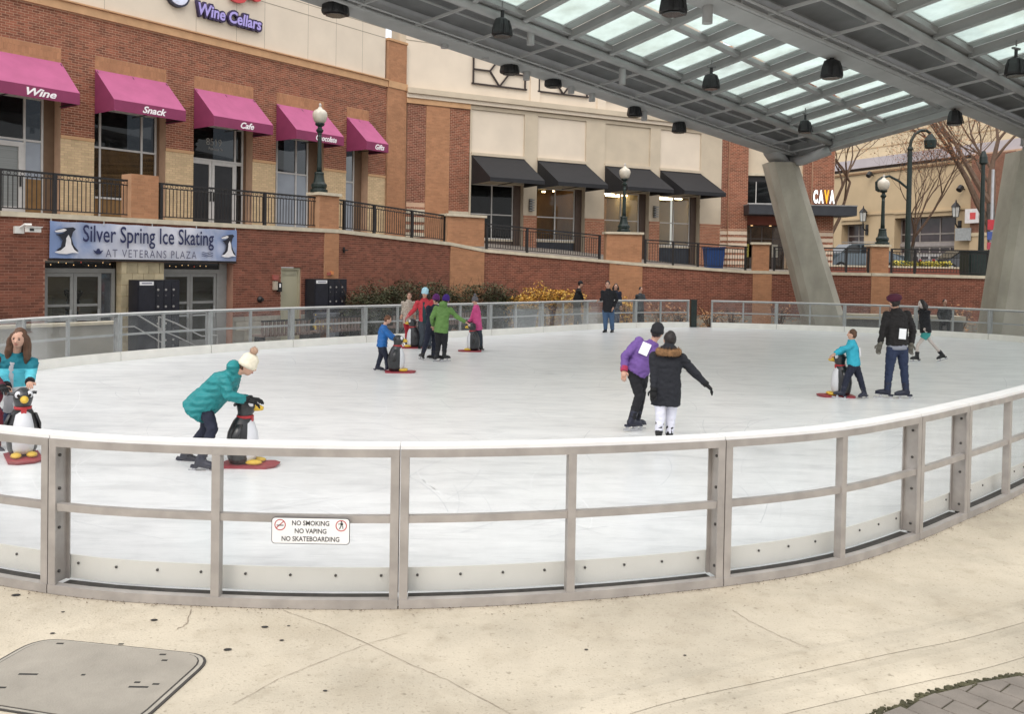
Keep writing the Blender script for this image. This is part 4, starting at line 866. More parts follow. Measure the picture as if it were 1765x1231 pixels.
railing(1,.02,ow(225,1),(.05,ow(93,1),ow(222,1)),'black railing above the left end of the banner')
railing(1,ow(272,1),ow(549,1),(ow(276,1),ow(455,1),ow(545,1)),'black railing in front of the cafe doors')
railing(2,.02,WLN[2]-.05,(ow(592,2),ow(644,2),ow(709,2),ow(766,2)),'sloping black railing right of the left globe lamp')
railing(4,ow(836,4)-.0,WLN[4]-.35,(ow(838,4),ow(908,4),WLN[4]-.4),'sloping black railing below the leftmost black awning')
railing(6,.1,WLN[6]-.0,(ow(1112,6),ow(1160,6),ow(1203,6),WLN[6]-.1),'black railing in front of the blue bin')
railing(7,1.05,WLN[7]-.05,(1.1,ow(1395,7),ow(1459,7),WLN[7]-.1),'black railing behind the leaning concrete column')
railing(9,.1,WLN[9],(ow(1537,9),ow(1577,9),ow(1704,9)),'black railing in front of the dark car and yellow flowers')
# globe lamp prototype
def globe_lamp():
    t=thing('globe_lamp','dark green lamp post with cream globe on the left orange pillar','street lamp',(0,0,0),0,'globe lamps on the pillars'); g=green_metal()
    MB().lathe([(0,.30),(.10,.30),(.101,.25),(.13,.24),(.20,.27),(.28,.27),(.36,.20),(.5,.17),(.62,.155),(.66,.17),(.70,.15)],n=12).build('base',g,t,smooth=False)
    MB().lathe([(.705,.095),(.9,.085),(1.9,.068),(2.0,.068)],n=12).build('shaft',g,t,smooth=True)
    MB().lathe([(2.001,.075),(2.05,.075),(2.10,.12),(2.15,.13),(2.2,.08),(2.27,.07),(2.30,.14),(2.36,.17),(2.38,.16)],n=12).build('collar',g,t)
    MB().lathe([(2.381,.13),(2.45,.20),(2.58,.245),(2.68,.255),(2.76,.235),(2.82,.19),(2.85,.13),(2.88,.085),(2.92,.07)],n=18).build('globe',mat('milky acrylic globe',(.58,.53,.44),.22,.10,5,spec=.6,stain=.15),t,smooth=True)
    MB().lathe([(2.921,.06),(2.96,.035),(2.99,.05),(3.03,.045),(3.08,.012)],n=8).build('finial',mat('pale finial',(.45,.42,.38),.5),t); return t
gl=globe_lamp(); tree={}
def walk(a):
    tree[a.name]=kids(a)
    for k in tree[a.name]: walk(k)
walk(gl)
def pcentre(k): _,i,s0,s1,z=PIL[k]; return WF[i].pt((s0+s1)/2,-.25,z+.002)
WM[gl.name]=gl.matrix_world=Matrix.Translation(WF[1].pt(PIL[1][2]+.20,-.25,4.602))
copy_tree(gl,WF[5].pt(WF[5].sz(1074,420,-.25)[0],-.25,3.782),label='dark green lamp post with pale globe in front of the third black awning',tree=tree)
copy_tree(gl,WF[8].pt(WF[8].sz(1520,420,-.25)[0],-.25,3.412),label='dark green lamp post with white globe at right, near the tall double arm lamp',tree=tree)
# tall double arm street lamp
bx=atY(1563,455,43); sl=thing('street_lamp','tall dark street lamp with hooked lantern arm and lower side arm','street lamp',(bx.x,43,2.1)); b0=Vector((bx.x,43,2.1)); X=Vector((1,0,0)); Z=Vector((0,0,1))
MB().lathe([(0,.3),(.5,.26),(.55,.17),(.9,.14),(2,.13),(4.4,.12),(6.1,.11),(6.2,.15),(6.3,.10)],b0,10).build('shaft',green_metal(),sl)
MB().tube([b0+Z*6.3,b0+Z*6.6+X*.04,b0+Z*6.95+X*.22,b0+Z*7.12+X*.5,b0+Z*7.12+X*.78,b0+Z*6.98+X*.98],.075,8).build('hook_arm',green_metal(),sl)
MB().lathe([(-.75,.16),(-.7,.26),(-.35,.30),(-.15,.18),(0,.08)],b0+Z*6.98+X*.98,10).build('lantern_head',green_metal(),sl)
MB().tube([b0+Z*4.2,b0+Z*4.6-X*.5,b0+Z*4.85-X*1.0,b0+Z*4.75-X*1.4],.06,8).build('side_arm',green_metal(),sl); MB().lathe([(-.7,.1),(-.6,.24),(-.2,.26),(0,.07)],b0+Z*4.75-X*1.42,10).build('side_lantern',green_metal(),sl)
bx=atY(1690,440,44); p2=thing('street_lamp_post','dark lamp post partly hidden by the bare tree at far right','street lamp',(bx.x,44,2.1)); MB().lathe([(0,.2),(.5,.15),(5.3,.09),(5.6,.09),(5.7,.2),(6.0,.18),(6.3,.08)],(bx.x,44,2.1),10).build('shaft',green_metal(),p2)
bx=atY(1707,440,43.3); p2=thing('sign_pole','slim grey pole with red and blue traffic signs at far right','sign pole',(bx.x,43.3,2.1)); MB().tube([(bx.x,43.3,2.1),(bx.x,43.3,7.4)],.07,8).build('pole',mat('galvanised pole',(.45,.46,.48),.4,metal=.3),p2)
for z,c,h in ((4.65,(.40,.03,.04),.5),(4.1,(.05,.08,.25),.4),(3.6,(.35,.05,.07),.35)): MB().box(bx.x-.25,bx.x+.25,43.18,43.22,z-h/2,z+h/2).build('sign_plate',mat('plate %d'%int(z*10),c,.5,.1,6),p2)
# ------------------------------------------------------------------ banner
bnr=thing('banner','blue and white banner reading Silver Spring Ice Skating at Veterans Plaza hung below the coping','banner',FW.pt(4,.08,2.2))
def bannermat():
    m=mat('printed banner vinyl',(.42,.48,.66),.55,.10,.9,0,detail=6); n=m.node_tree;L=n.links;bs=n.nodes['Principled BSDF']; prev=bs.inputs['Base Color'].links[0].from_socket
    tc=n.nodes.new('ShaderNodeTexCoord'); ns=n.nodes.new('ShaderNodeTexNoise'); ns.inputs['Scale'].default_value=1.1; ns.inputs['Detail'].default_value=7; ns.inputs['Distortion'].default_value=1.2; L.new(tc.outputs['Object'],ns.inputs['Vector'])
    at=n.nodes.new('ShaderNodeAttribute'); at.attribute_name='pale'; mu=n.nodes.new('ShaderNodeMath'); mu.operation='ADD'; L.new(at.outputs['Fac'],mu.inputs[0])
    s2=n.nodes.new('ShaderNodeMapRange'); s2.inputs[1].default_value=.3;s2.inputs[2].default_value=.7;s2.inputs[3].default_value=-.35;s2.inputs[4].default_value=.35; L.new(ns.outputs[0],s2.inputs[0]); L.new(s2.outputs[0],mu.inputs[1]); mu.use_clamp=True
    x=n.nodes.new('ShaderNodeMix'); x.data_type='RGBA'; L.new(mu.outputs[0],x.inputs[0]); x.inputs[6].default_value=(.20,.27,.46,1); x.inputs[7].default_value=(.62,.62,.68,1); L.new(x.outputs[2],bs.inputs['Base Color']); return m
mb=MB(); nx,nz=70,10; a,b,z0,z1=1.16,6.78,2.19,3.16; vals=[]
for j in range(nz+1):
    for i in range(nx+1):
        u=i/nx;v=j/nz; s=a+(b-a)*u; z=z0+(z1-z0)*v-.012*abs(math.sin(u*PI*7))*(v>.9); o=.07+.012*math.sin(u*31+v*3)+.010*math.sin(u*17-v*6)+.008*math.sin(u*63+v*9)*(v)
        mb.v.append(tuple(FW.pt(s,o,z))); vals.append(max(0,min(1,1.5-abs(u-.52)*3.1)) if u>.0 else 0)
for j in range(nz):
    for i in range(nx):
        q=j*(nx+1)+i; mb.f.append((q,q+1,q+nx+2,q+nx+1)); mb.m.append(0)
sheet=mb.build('sheet',bannermat(),bnr,smooth=True); at_=sheet.data.attributes.new('pale','FLOAT','POINT'); at_.data.foreach_set('value',vals)
navy=mat('navy banner print',(.022,.027,.085),.6); grp=mat('grey banner print',(.13,.13,.19),.6); bw=mat('white banner print',(.75,.72,.72),.6); bkp=mat('black banner print',(.02,.02,.03),.6)
text_on('lettering','Silver Spring Ice Skating',.42,navy,bnr,FW.pt(3.98,.118,2.80),FW.d,Z,.001,width=3.95,height=.60,bold=.0035)
text_on('lettering','AT VETERANS PLAZA',.25,grp,bnr,FW.pt(4.0,.118,2.35),FW.d,Z,.001,width=2.75,height=.22,sp=1.25)
PENG=[(-.40,.34),(-.25,.38),(-.1,.42),(.05,.44),(.22,.46),(.32,.40),(.22,.30),(.16,.1),(.24,-.15),(.42,-.36),(.3,-.36),(.1,-.2),(-.05,-.30),(-.2,-.36),(-.36,-.34),(-.2,-.22),(-.14,0),(-.26,.14),(-.38,.20),(-.2,.22),(-.05,.27),(-.3,.30)]
BEL=[(.06,.20),(.14,.05),(.16,-.12),(.26,-.3),(.42,-.42),(.2,-.41),(0,-.46),(-.25,-.45),(-.42,-.40),(-.2,-.33),(-.05,-.2),(-.02,0),(-.02,.08)]
WOR=[(-.24,.36),(-.1,.40),(0,.36),(-.08,.30),(-.2,.27),(-.38,.27),(-.42,.31)]
for c in (1.58,6.47):
    for nm,P_,mt_,o in (('penguin_print',PENG,bkp,.116),('belly_print',BEL,bw,.119),('face_print',WOR,bw,.122)):
        mb=MB(); mb.v=[tuple(FW.pt(c+x*(.75 if c<3 else .62),o,2.66+z*.78)) for x,z in P_]; mb.f=[tuple(range(len(P_)))]; mb.m=[0]; o_=mb.build(nm,mt_,bnr)
mb=MB(); cL=(2.42,2.37); pts=[(-.14,.06),(-.10,.0),(-.06,-.05),(.06,-.05),(.10,0),(.14,.06),(.06,.03),(.03,.1),(-.02,.1),(-.06,.03)]; mb.v=[tuple(FW.pt(cL[0]+x,.117,cL[1]+z)) for x,z in pts]; mb.f=[tuple(range(len(pts)))]; mb.m=[0]; mb.build('badge_print',navy,bnr)
mb=MB()
for r in range(3):
    for k in range(7):
        x=5.55+k*.055; f=lambda q:2.42-r*.05+.014*math.sin(q*1.6); mb.quad(FW.pt(x,.117,f(k)),FW.pt(x+.055,.117,f(k+1)),FW.pt(x+.055,.117,f(k+1)+.018),FW.pt(x,.117,f(k)+.018))
mb.build('wave_print',navy,bnr)
for s in (1.2,2.6,4.0,5.4,6.74):
    FW.B('hanging_cord',mat('white cord',(.6,.6,.58),.6),bnr,s-.01,s+.01,.05,.065,3.10,3.225)
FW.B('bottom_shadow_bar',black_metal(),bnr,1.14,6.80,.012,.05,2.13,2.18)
# security camera, fire call point, hydrant outlet, strobe
cc_=thing('security_camera','white twin box security camera on brick wall left of the banner','security camera',FW.pt(.5,0,2.85)); wp_=mat('white camera plastic',(.72,.70,.66),.45,.05,9)
FW.B('wall_plate',wp_,cc_,.30,.52,.008,.12,2.80,2.98); MB().tube([FW.pt(.42,.12,2.95),FW.pt(.48,.25,3.03),FW.pt(.62,.3,3.03)],.03,6).build('arm',wp_,cc_)
FW.box(h:=MB(),.50,.82,.2,.38,2.84,2.96); h.build('housing',wp_,cc_); FW.B('housing_hood',wp_,cc_,.48,.84,.18,.42,2.962,2.985); FW.B('lens',black_metal(),cc_,.54,.64,.381,.39,2.87,2.93)
fx=thing('fire_cabinet','small red call point above grey and black boxes left of the pale door','fire equipment',FW.pt(8.2,0,1.5)); FW.B('red_box',mat('faded red box',(.35,.10,.08),.6,.1,8),fx,8.17,8.37,.008,.09,1.60,1.76); FW.B('grey_box',mat('beige box',(.42,.36,.28),.6),fx,8.19,8.33,.008,.10,1.28,1.56); FW.B('black_box',black_metal(),fx,8.36,8.50,.008,.1,1.22,1.52); FW.B('label_plate',wht,fx,8.385,8.45,.101,.105,1.36,1.48)
hy=thing('wall_outlet','dark round outlet on brick wall left of the pale door','wall outlet',FW.pt(7.71,0,.98)); MB().lathe([(.005,.11),(.05,.10),(.12,.05)],FW.pt(7.71,0,.98),12,FW.n).build('flange',black_metal(),hy); MB().lathe([(.121,.04),(.16,.05)],FW.pt(7.71,0,.98),8,FW.n).build('cap',black_metal(),hy)
sb=thing('fire_strobe','small orange and red alarm box above the right locker','alarm',FW.pt(10.57,.05,1.82)); FW.B('red_part',mat('faded red box'),sb,10.40,10.52,.056,.12,1.76,1.86); FW.B('orange_part',mat('orange lens',(.6,.22,.08),.4),sb,10.53,10.64,.056,.13,1.78,1.90)
pb=thing('wall_bracket','small dark bracket on brick wall right of the orange pier','bracket',FW.pt(11.2,0,2.7)); FW.B('arm',black_metal(),pb,11.10,11.25,.008,.15,2.62,2.66); FW.B('plate',black_metal(),pb,11.13,11.20,.008,.04,2.55,2.75)
# coin lockers
def locker(s0,s1,o,zt,label,cols=3,free=1.0):
    t=thing('locker_cabinet',label,'lockers',FW.pt((s0+s1)/2,o,-.45),group='black coin lockers'); bk_=mat('black locker paint',(.012,.012,.018),.4,.2,5); dk=mat('locker door paint',(.015,.015,.022),.35,.25,7); 
    FW.B('carcass',bk_,t,s0,s1,o-.5,o,-.45,zt)
    FW.B('blank_door',dk,t,s0+.02,s0+.40*(s1-s0),o+.002,o+.018,-.35,zt-.16); FW.B('name_plate',wht,t,s0+.04,s0+.40*(s1-s0)-.05,o+.019,o+.024,zt-.145,zt-.04)
    FW.B('name_print',grp,t,s0+.10,s0+.40*(s1-s0)-.10,o+.0245,o+.026,zt-.105,zt-.075)
    x0=s0+.42*(s1-s0); cw_=(s1-.02-x0)/cols
    for c in range(cols):
        for r in range(4):
            h=(zt-.06+.35)/4; za=-.35+r*h; D=MB(); FW.box(D,x0+c*cw_+.008,x0+(c+1)*cw_-.008,o+.002,o+.018,za+.01,za+h-.01); D=D.build('locker_door',dk,t)
            L_=MB(); L_.lathe([(.019,.034),(.03,.034),(.034,.02)],FW.pt(x0+(c+.25)*cw_,o,za+h*.55),8,FW.n); L_.build('lock',mat('bright lock',(.40,.38,.36),.3,metal=.5),D)
            FW.B('coin_slot',mat('bright lock'),D,x0+(c+.22)*cw_,x0+(c+.28)*cw_,o+.019,o+.024,za+h*.18,za+h*.24)
# lockers stand slightly in front of the wall
s0=FW.sz(237,500,.55)[0];s1=FW.sz(309,500,.55)[0]; locker(s0,s1,.55,1.62,'black coin locker standing between the two glass door pairs')
s0=FW.sz(542,500,.55)[0];s1=FW.sz(597,500,.55)[0]; locker(s0,s1,.55,1.64,'black coin locker standing right of the pale service door')
# benches of slats behind the far barrier
def bench(s,o,L_,label):
    t=thing('slatted_bench',label,'bench',FW.pt(s+L_/2,o,-.45),group='slatted benches outside the rink'); wd=mat('grey brown bench slat',(.17,.12,.10),.7,.15,5)
    n_=int(L_/.14)
    for k in range(n_): FW.B('slat',wd,t,s+k*.14,s+k*.14+.075,o-.02,o+.02,-.02,.42)
    FW.B('seat',wd,t,s,s+L_,o-.5,o-.03,-.02,.03); FW.B('back_rail',black_metal(),t,s,s+L_,o-.03,o+.03,.425,.47)
    for q in (s+.1,s+L_-.15): FW.B('leg',black_metal(),t,q,q+.05,o-.48,o-.02,-.45,-.025)
for s,o,l in ((6.2,2.2,'slatted bench back below the right glass doors'),(8.4,2.0,'slatted bench back left of the pale door'),(11.7,2.0,'slatted bench back right of the second locker'),(14.0,2.0,'slatted bench back below the olive shrubs')): bench(s,o,1.9,l)
# ramp walls and handrails by the entrance
rp_=thing('ramp_wall','low pale concrete ramp wall with coping outside the far left barrier','wall',FW.pt(-1,2,-.45)); FW.B('wall',mat('pale concrete',(.30,.28,.24),.9,.1,1.5,stain=.15),rp_,-6,1.9,1.9,2.15,-.5,.55); FW.B('coping',capstone(),rp_,-6,1.95,1.85,2.2,.551,.62)
rp2=thing('ramp_kerb','pale concrete kerb in front of the ramp wall at far left','kerb',FW.pt(-1,2.6,-.45)); FW.B('kerb',mat('cream kerb',(.42,.39,.31),.9,.1,1.5),rp2,-6,1.6,2.6,2.9,-.5,-.22)
def handrail(P_,label):
    t=thing('handrail',label,'handrail',P_[0]); hm=mat('brushed handrail',(.42,.41,.39),.35,.1,5,metal=.4)
    MB().tube(P_,.022,8).build('rail',hm,t); 
    for p in P_[:1]+P_[-1:]: MB().tube([(p.x,p.y,-.45),p],.02,8).build('post',hm,t)
    MB().tube([p-Vector((0,0,.35)) for p in P_],.016,6).build('rail',hm,t)
handrail([FW.pt(2.05,1.7,.78),FW.pt(2.6,1.7,.78),FW.pt(3.4,1.7,.30)],'sloping metal handrail in front of the left glass doors')
handrail([FW.pt(3.4,1.5,.65),FW.pt(3.9,1.5,.45),FW.pt(4.7,1.5,.05),FW.pt(5.2,1.5,.05)],'sloping metal handrail in front of the left black locker')
p_=WF[1].pt(9.7,.9,-.45); bn=thing('litter_bin','grey rectangular bin beside the second black locker','bin',p_)
MB().box(p_.x-.35,p_.x+.35,p_.y-.3,p_.y+.3,-.45,.45).build('body',mat('grey bin',(.12,.13,.15),.6),bn); MB().box(p_.x-.38,p_.x+.38,p_.y-.33,p_.y+.33,.451,.52).build('lid',mat('dark grey bin lid',(.08,.085,.1),.5),bn)
p_=WF[1].pt(8.9,1.6,-.45); yp=thing('plant_pot','yellow potted plant behind the barrier in front of the pale door','plant',p_); MB().lathe([(0,.15),(.35,.2),(.4,.21)],p_,10).build('pot',mat('clay pot',(.25,.12,.07),.8),yp)
mb=MB(); r_=random.Random(2)
for k in range(160):
    c=p_+Vector((r_.gauss(0,.16),r_.gauss(0,.16),.5+abs(r_.gauss(0,.16)))); a=r_.uniform(0,6.3); d=Vector((math.cos(a),math.sin(a),r_.uniform(-.5,.5)))*.05; e=Vector((-math.sin(a),math.cos(a),.4))*.02; mb.quad(c-d,c-e,c+d,c+e)
mb.build('foliage',mat('yellow petals',(.6,.42,.06),.7,.2,9),yp)
# blue bin and green boxes on the terrace
p_=atY(1232,430,40.2); bb=thing('recycling_bin','blue plastic bin behind the railing near the last black awning','bin',(p_.x,40.4,2.3)); bl_=mat('blue plastic',(.015,.05,.17),.45,.1,6)
MB().hexa([(p_.x-.36,40.1,2.25),(p_.x+.36,40.1,2.25),(p_.x+.36,40.8,2.25),(p_.x-.36,40.8,2.25)],[(p_.x-.42,40.05,3.15),(p_.x+.42,40.05,3.15),(p_.x+.42,40.9,3.15),(p_.x-.42,40.9,3.15)]).build('body',bl_,bb); MB().box(p_.x-.44,p_.x+.44,40.0,40.95,3.151,3.22).build('lid',bl_,bb)
for px,lb in ((1690,'dark green utility box behind the railing at far right'),):
    p_=atY(px,440,38.2); gb=thing('utility_box',lb,'utility box',(p_.x,38.4,2.1)); MB().box(p_.x-.55,p_.x+.55,38.1,38.9,2.05,3.15).build('body',green_metal(),gb); MB().box(p_.x-.58,p_.x+.58,38.05,38.95,3.151,3.2).build('lid',green_metal(),gb); MB().box(p_.x-.5,p_.x-.02,38.07,38.099,2.2,3.05).build('door',green_metal(),gb)
# ------------------------------------------------------------------ parked cars on the street
def car(cx,cy,z,L_,Wd,h,rz,col,label,name='parked_car'):
    t=thing(name,label,'car',(cx,cy,z),rz); paint=mat('paint '+label[:12],col,.22,.05,2,spec=.7); tm=Matrix.Translation((cx,cy,z))@Matrix.Rotation(rz,4,'Z')
    prof=[(-.5,.30),(-.495,.52),(-.47,.60),(-.30,.64),(-.16,.96),(.18,1.0),(.36,.68),(.48,.60),(.5,.45),(.49,.22),(-.49,.22)]
    mb=MB()
    def side(y,k): return [tm@Vector((x*L_,y*(1 if zz<.62 else .80),zz*h)) for x,zz in prof]
    A_=side(-Wd/2,0);B_=side(Wd/2,1); n_=len(prof); mb.v=[tuple(p) for p in A_+B_]; mb.f=[tuple(range(n_)),tuple(range(2*n_-1,n_-1,-1))]+[(i,n_+i,n_+(i+1)%n_,(i+1)%n_) for i in range(n_)]; mb.m=[0]*len(mb.f); mb.build('body',paint,t)
    g=mat('car glass',(.02,.025,.03),.1,.1,2,spec=.8)
    for sg in (-1,1):
        for xs in ((-.27,-.17,-.06,-.06),(-.04,-.04,.14,.14),(.16,.16,.20,.31)):
            zb,zt=.67,.93; q=[(xs[0],zb),(xs[1],zt),(xs[2],zt),(xs[3],zb)]; mb=MB(); mb.v=[tuple(tm@Vector((x*L_,sg*(Wd/2*.80+.008+(.62 if 0 else 0)+(.93-zz)*.02),zz*h))) for x,zz in q]; mb.f=[(0,1,2,3)]; mb.m=[0]; mb.build('side_window',g,t)
    for x0,x1 in ((-.29,-.17),(.20,.345)):
        z0_,z1_=(.665,.95) if x0<0 else (.97,.70); mb=MB(); mb.v=[tuple(tm@Vector((x*L_+(-.015 if x0<0 else .015),y*Wd*.38,zz*h+.01))) for x,zz,y in ((x0,z0_,-1),(x1,z1_,-1),(x1,z1_,1),(x0,z0_,1))]; mb.f=[(0,1,2,3)]; mb.m=[0]; mb.build('windscreen',g,t)
    for sx in (-.31,.31):
        for sy in (-1,1):
            c=tm@Vector((sx*L_,sy*(Wd/2-.1),.33)); ax=tm.to_3x3()@Vector((0,sy,0)); w_=MB().lathe([(-.1,.33),(.1,.33),(.11,.25)],c,16,ax).build('wheel',mat('tyre rubber',(.02,.02,.02),.8),t); MB().lathe([(.111,.2),(.12,.19)],c,10,ax).build('rim',alu_far(),w_)
    for sy in (-1,1):
        mb=MB(); q=tm@Vector((-.497*L_,sy*Wd*.38,.56*h)); MB().ell(q,(X,Vector((0,1,0)),Z),.06,.14,.08,8,6).build('tail_light',mat('red tail light',(.4,.02,.02),.2),t); q=tm@Vector((.497*L_,sy*Wd*.38,.52*h)); MB().ell(q,(X,Vector((0,1,0)),Z),.06,.14,.07,8,6).build('headlight',mat('clear headlight',(.6,.6,.62),.15),t)
    mb=MB()
    for sy in (-1,1): mb.bar(tm@Vector((-.14*L_,sy*Wd*.33,1.04*h)),tm@Vector((.16*L_,sy*Wd*.33,1.04*h)),.03,.03)
    if h>1.5: mb.build('roof_rails',alu_far(),t)
p_=atY(1478,440,50); car(p_.x,50,2.09,4.7,1.9,1.75,0.1,(.09,.12,.14),'blue grey estate car with roof rails behind the left part of the railing')
p_=atY(1668,445,48); car(p_.x,48,2.09,4.7,1.85,1.42,0.05,(.012,.012,.014),'black saloon car behind the yellow flowers and railing')
p_=atY(1745,445,52); car(p_.x+1,52,2.09,4.5,1.85,1.45,0.05,(.03,.03,.035),'dark car partly hidden behind the right concrete column')
# low brick planter with yellow flowers
pn=thing('flower_planter','low brick planter with pale coping and yellow flowers behind the railing','planter',(19,40.5,2.1)); a_=atY(1385,450,41);b_=atY(1700,450,41)
MB().box(a_.x,b_.x,41,41.3,2.05,2.42).build('wall',mat('red planter brick',(.22,.075,.05),.85,.15,6),pn); MB().box(a_.x,b_.x,40.95,41.35,2.421,2.50).build('coping',capstone(),pn)
mb=MB(); lf=MB(); r_=random.Random(8)
for k in range(700):
    px=r_.choice([r_.uniform(1535,1580),r_.uniform(1578,1640),r_.uniform(1585,1632)]); c=atY(px,450,41.6+r_.random()*.5); c.z=2.52+r_.random()*.25; a=r_.uniform(0,6.3); d=Vector((math.cos(a),math.sin(a),r_.uniform(-.5,.5)))*.06; e=Vector((-math.sin(a),math.cos(a),.6))*.035; (mb if k%3 else lf).quad(c-d,c-e,c+d,c+e)
mb.build('flowers',mat('yellow blossom',(.62,.52,.08),.7,.2,9),pn,kind='stuff'); lf.build('leaves',mat('green leaves',(.06,.09,.03),.7,.3,9),pn,kind='stuff')
# ------------------------------------------------------------------ shrubs and bare trees
def shrub(c,w,h,n,col,label,group,tw=.3,name='shrub',seed=0,ls=.05,bare=.2,cols=None):
    r_=random.Random(seed); t=thing(name,label,'shrub',c,0,group); st_=MB(); lf=MB()
    for k in range(26):
        a=r_.uniform(0,6.3); q=r_.uniform(.1,1); e=Vector((math.cos(a)*w/2*q,math.sin(a)*w*.28*q,h*r_.uniform(.6,1.05))); m=e*.5+Vector((0,0,h*.12)); st_.tube([Vector(c),Vector(c)+m,Vector(c)+e],[.014,.009,.003],4,False)
    st_.build('stems',mat('brown stems',(.10,.06,.04),.9,.2,9),t)
    for k in range(n):
        a=r_.uniform(0,6.3); q=r_.random()**.5; hh=r_.random(); bump=.78+.32*mnoise.noise(Vector((math.cos(a)*1.3+seed,math.sin(a)*1.3,hh*2))); p=Vector(c)+Vector((math.cos(a)*w/2*q*bump*(.55+.6*math.sin(hh*PI*.8+.3)),math.sin(a)*w*.3*q*bump,h*(.08+.92*hh*bump)))
        b=r_.uniform(0,6.3); d=Vector((math.cos(b),math.sin(b),r_.uniform(-.7,.7)))*ls*r_.uniform(.6,1.3); e=Vector((-math.sin(b),math.cos(b),r_.uniform(-.5,.9)))*ls*.45; lf.k=(r_.random()<.3)*1; lf.quad(p-d,p-e,p+d,p+e)
    lf.build('foliage',[mat(label[:14]+' leaf',col,.7,.25,3),mat(label[:14]+' leaf b',cols or [x*.6 for x in col],.7,.25,3)],t)
    return t
def wallp(px,o,i): return WF[i].pt(WF[i].sz(px,500,o)[0],o,-.45)
G1='olive shrubs along the retaining wall'; G2='yellow autumn shrubs along the retaining wall'
for k,(px,i,w,h,l) in enumerate([(625,2,2.2,2.0,'olive green shrub just right of the second locker'),(672,2,2.4,2.25,'dense olive shrub behind the child in pale coat'),(722,2,2.6,2.3,'tallest olive shrub behind the skater in red jacket'),(775,2,2.2,2.1,'olive shrub left of the wide orange pier'),(838,4,2.4,2.2,'olive brown shrub right of the wide orange pier'),(868,4,1.8,1.9,'thin olive shrub beside the yellow shrubs')]):
    shrub(wallp(px,1.0,i),w,h,5200,(.075,.080,.036),l,G1,seed=k,ls=.05,cols=(.045,.042,.022))
for k,(px,i,w,h,n,l) in enumerate([(900,4,1.9,1.75,950,'bright yellow shrub left of the dark capped walker'),(938,4,2.0,1.95,1000,'tallest yellow orange shrub in the middle of the row'),(975,4,1.7,1.75,800,'yellow shrub just left of the walker in black'),(1078,5,1.5,1.5,420,'yellow shrub right of the man in jeans'),(1140,6,1.6,1.2,130,'sparse orange shrub above the barrier end'),(1172,6,1.3,1.0,90,'sparse low shrub near the rink opening'),(1225,6,1.7,1.1,120,'thin orange twig shrub behind the rink opening'),(1262,7,1.5,1.0,70,'thin orange twig shrub right of the rink opening'),(1345,7,1.2,1.4,60,'thin pale twig shrub left of the concrete column'),(1655,9,1.6,1.5,90,'thin orange leaved shrub beside the right concrete column')]):
    shrub(wallp(px,1.4,i),w*1.15,h*1.05,int(n*3.2),(.58,.32,.055) if k<4 else (.42,.20,.08),l,G2,seed=20+k,ls=.062,cols=(.62,.42,.09) if k<4 else (.5,.3,.15))
p_=wallp(905,2.4,4); dp=thing('planter_box','dark green planter box in front of the yellow shrubs','planter',p_); MB().lathe([(0,.38),(.8,.48),(.9,.52),(.95,.5)],p_,12).build('pot',green_metal(),dp); MB().lathe([(.951,.44),(.96,.43)],p_,10).build('soil',mat('soil',(.04,.03,.02),.95),dp)
# low ledge wall at the foot of the retaining wall on the right
lw=thing('seat_wall','low pale concrete seat wall outside the far right barrier','wall',(16,34.5,-.45)); a_=atY(1455,545,34.6);b_=atY(1660,545,34.0)
MB().hexa([(a_.x,34.6,-.5),(b_.x,34,-.5),(b_.x,34.5,-.5),(a_.x,35.1,-.5)],[(a_.x,34.6,.32),(b_.x,34,.32),(b_.x,34.5,.32),(a_.x,35.1,.32)]).build('wall',mat('grey seat wall',(.16,.15,.14),.9),lw); MB().hexa([(a_.x-.05,34.5,.321),(b_.x+.05,33.9,.321),(b_.x+.05,34.55,.321),(a_.x-.05,35.15,.321)],[(a_.x-.05,34.5,.52),(b_.x+.05,33.9,.52),(b_.x+.05,34.55,.52),(a_.x-.05,35.15,.52)]).build('coping',capstone(),lw)
def bare_tree(base,h,r0,seed,label,leafcol=None,spread=.5,levels=5,first=.35,lean=(0,0),dense=False):
    rnd=random.Random(seed); t=thing('bare_tree',label,'tree',base); tk=MB(); br=MB(); tips=[]
    def grow(p,d,L_,r,lv):
        pts=[p]; q=p; dd=d.copy()
        for k in range(3):
            dd=(dd+Vector((rnd.gauss(0,.10),rnd.gauss(0,.10),.04))).normalized(); q=q+dd*L_/3; pts.append(q)
        (tk if lv==0 else br).tube(pts,[r,r*.88,r*.76,r*.62],7 if lv<2 else (5 if lv<3 else 3),False)
        if lv>=levels: tips.append(q); return
        n_=4 if lv==0 else rnd.choice((2,3,3) if not dense else (3,3,3))
        for k in range(n_):
            a=rnd.uniform(0,6.3); s_=spread*rnd.uniform(.6,1.4); side=Vector((math.cos(a),math.sin(a),0)); nd=(dd+side*s_).normalized(); st=pts[-1] if k<2 else pts[2]
            grow(st,nd,L_*rnd.uniform(.62,.86)*(1.4 if lv==0 else 1),r*.62*rnd.uniform(.7,1),lv+1)
    grow(Vector(base),Vector((lean[0],lean[1],1)).normalized(),h*first,r0,0)
    bm_=mat('grey brown bark',(.10,.09,.078),.9,.25,6,.3,30); tk.build('trunk',bm_,t,smooth=True); c=br.build('crown',mat('brown twigs',(.125,.08,.055),.9,.2,6),t)
    if leafcol:
        lf=MB()
        for q in tips:
            for k in range(2):
                p=q+Vector((rnd.gauss(0,.2),rnd.gauss(0,.2),rnd.gauss(0,.2))); a=rnd.uniform(0,6.3); d=Vector((math.cos(a),math.sin(a),rnd.uniform(-.5,.5)))*.05; e=Vector((-math.sin(a),math.cos(a),.6))*.025; lf.quad(p-d,p-e,p+d,p+e)
        lf.build('leaves',mat('russet leaf',leafcol,.8,.2,9),t,kind='stuff')
    return t
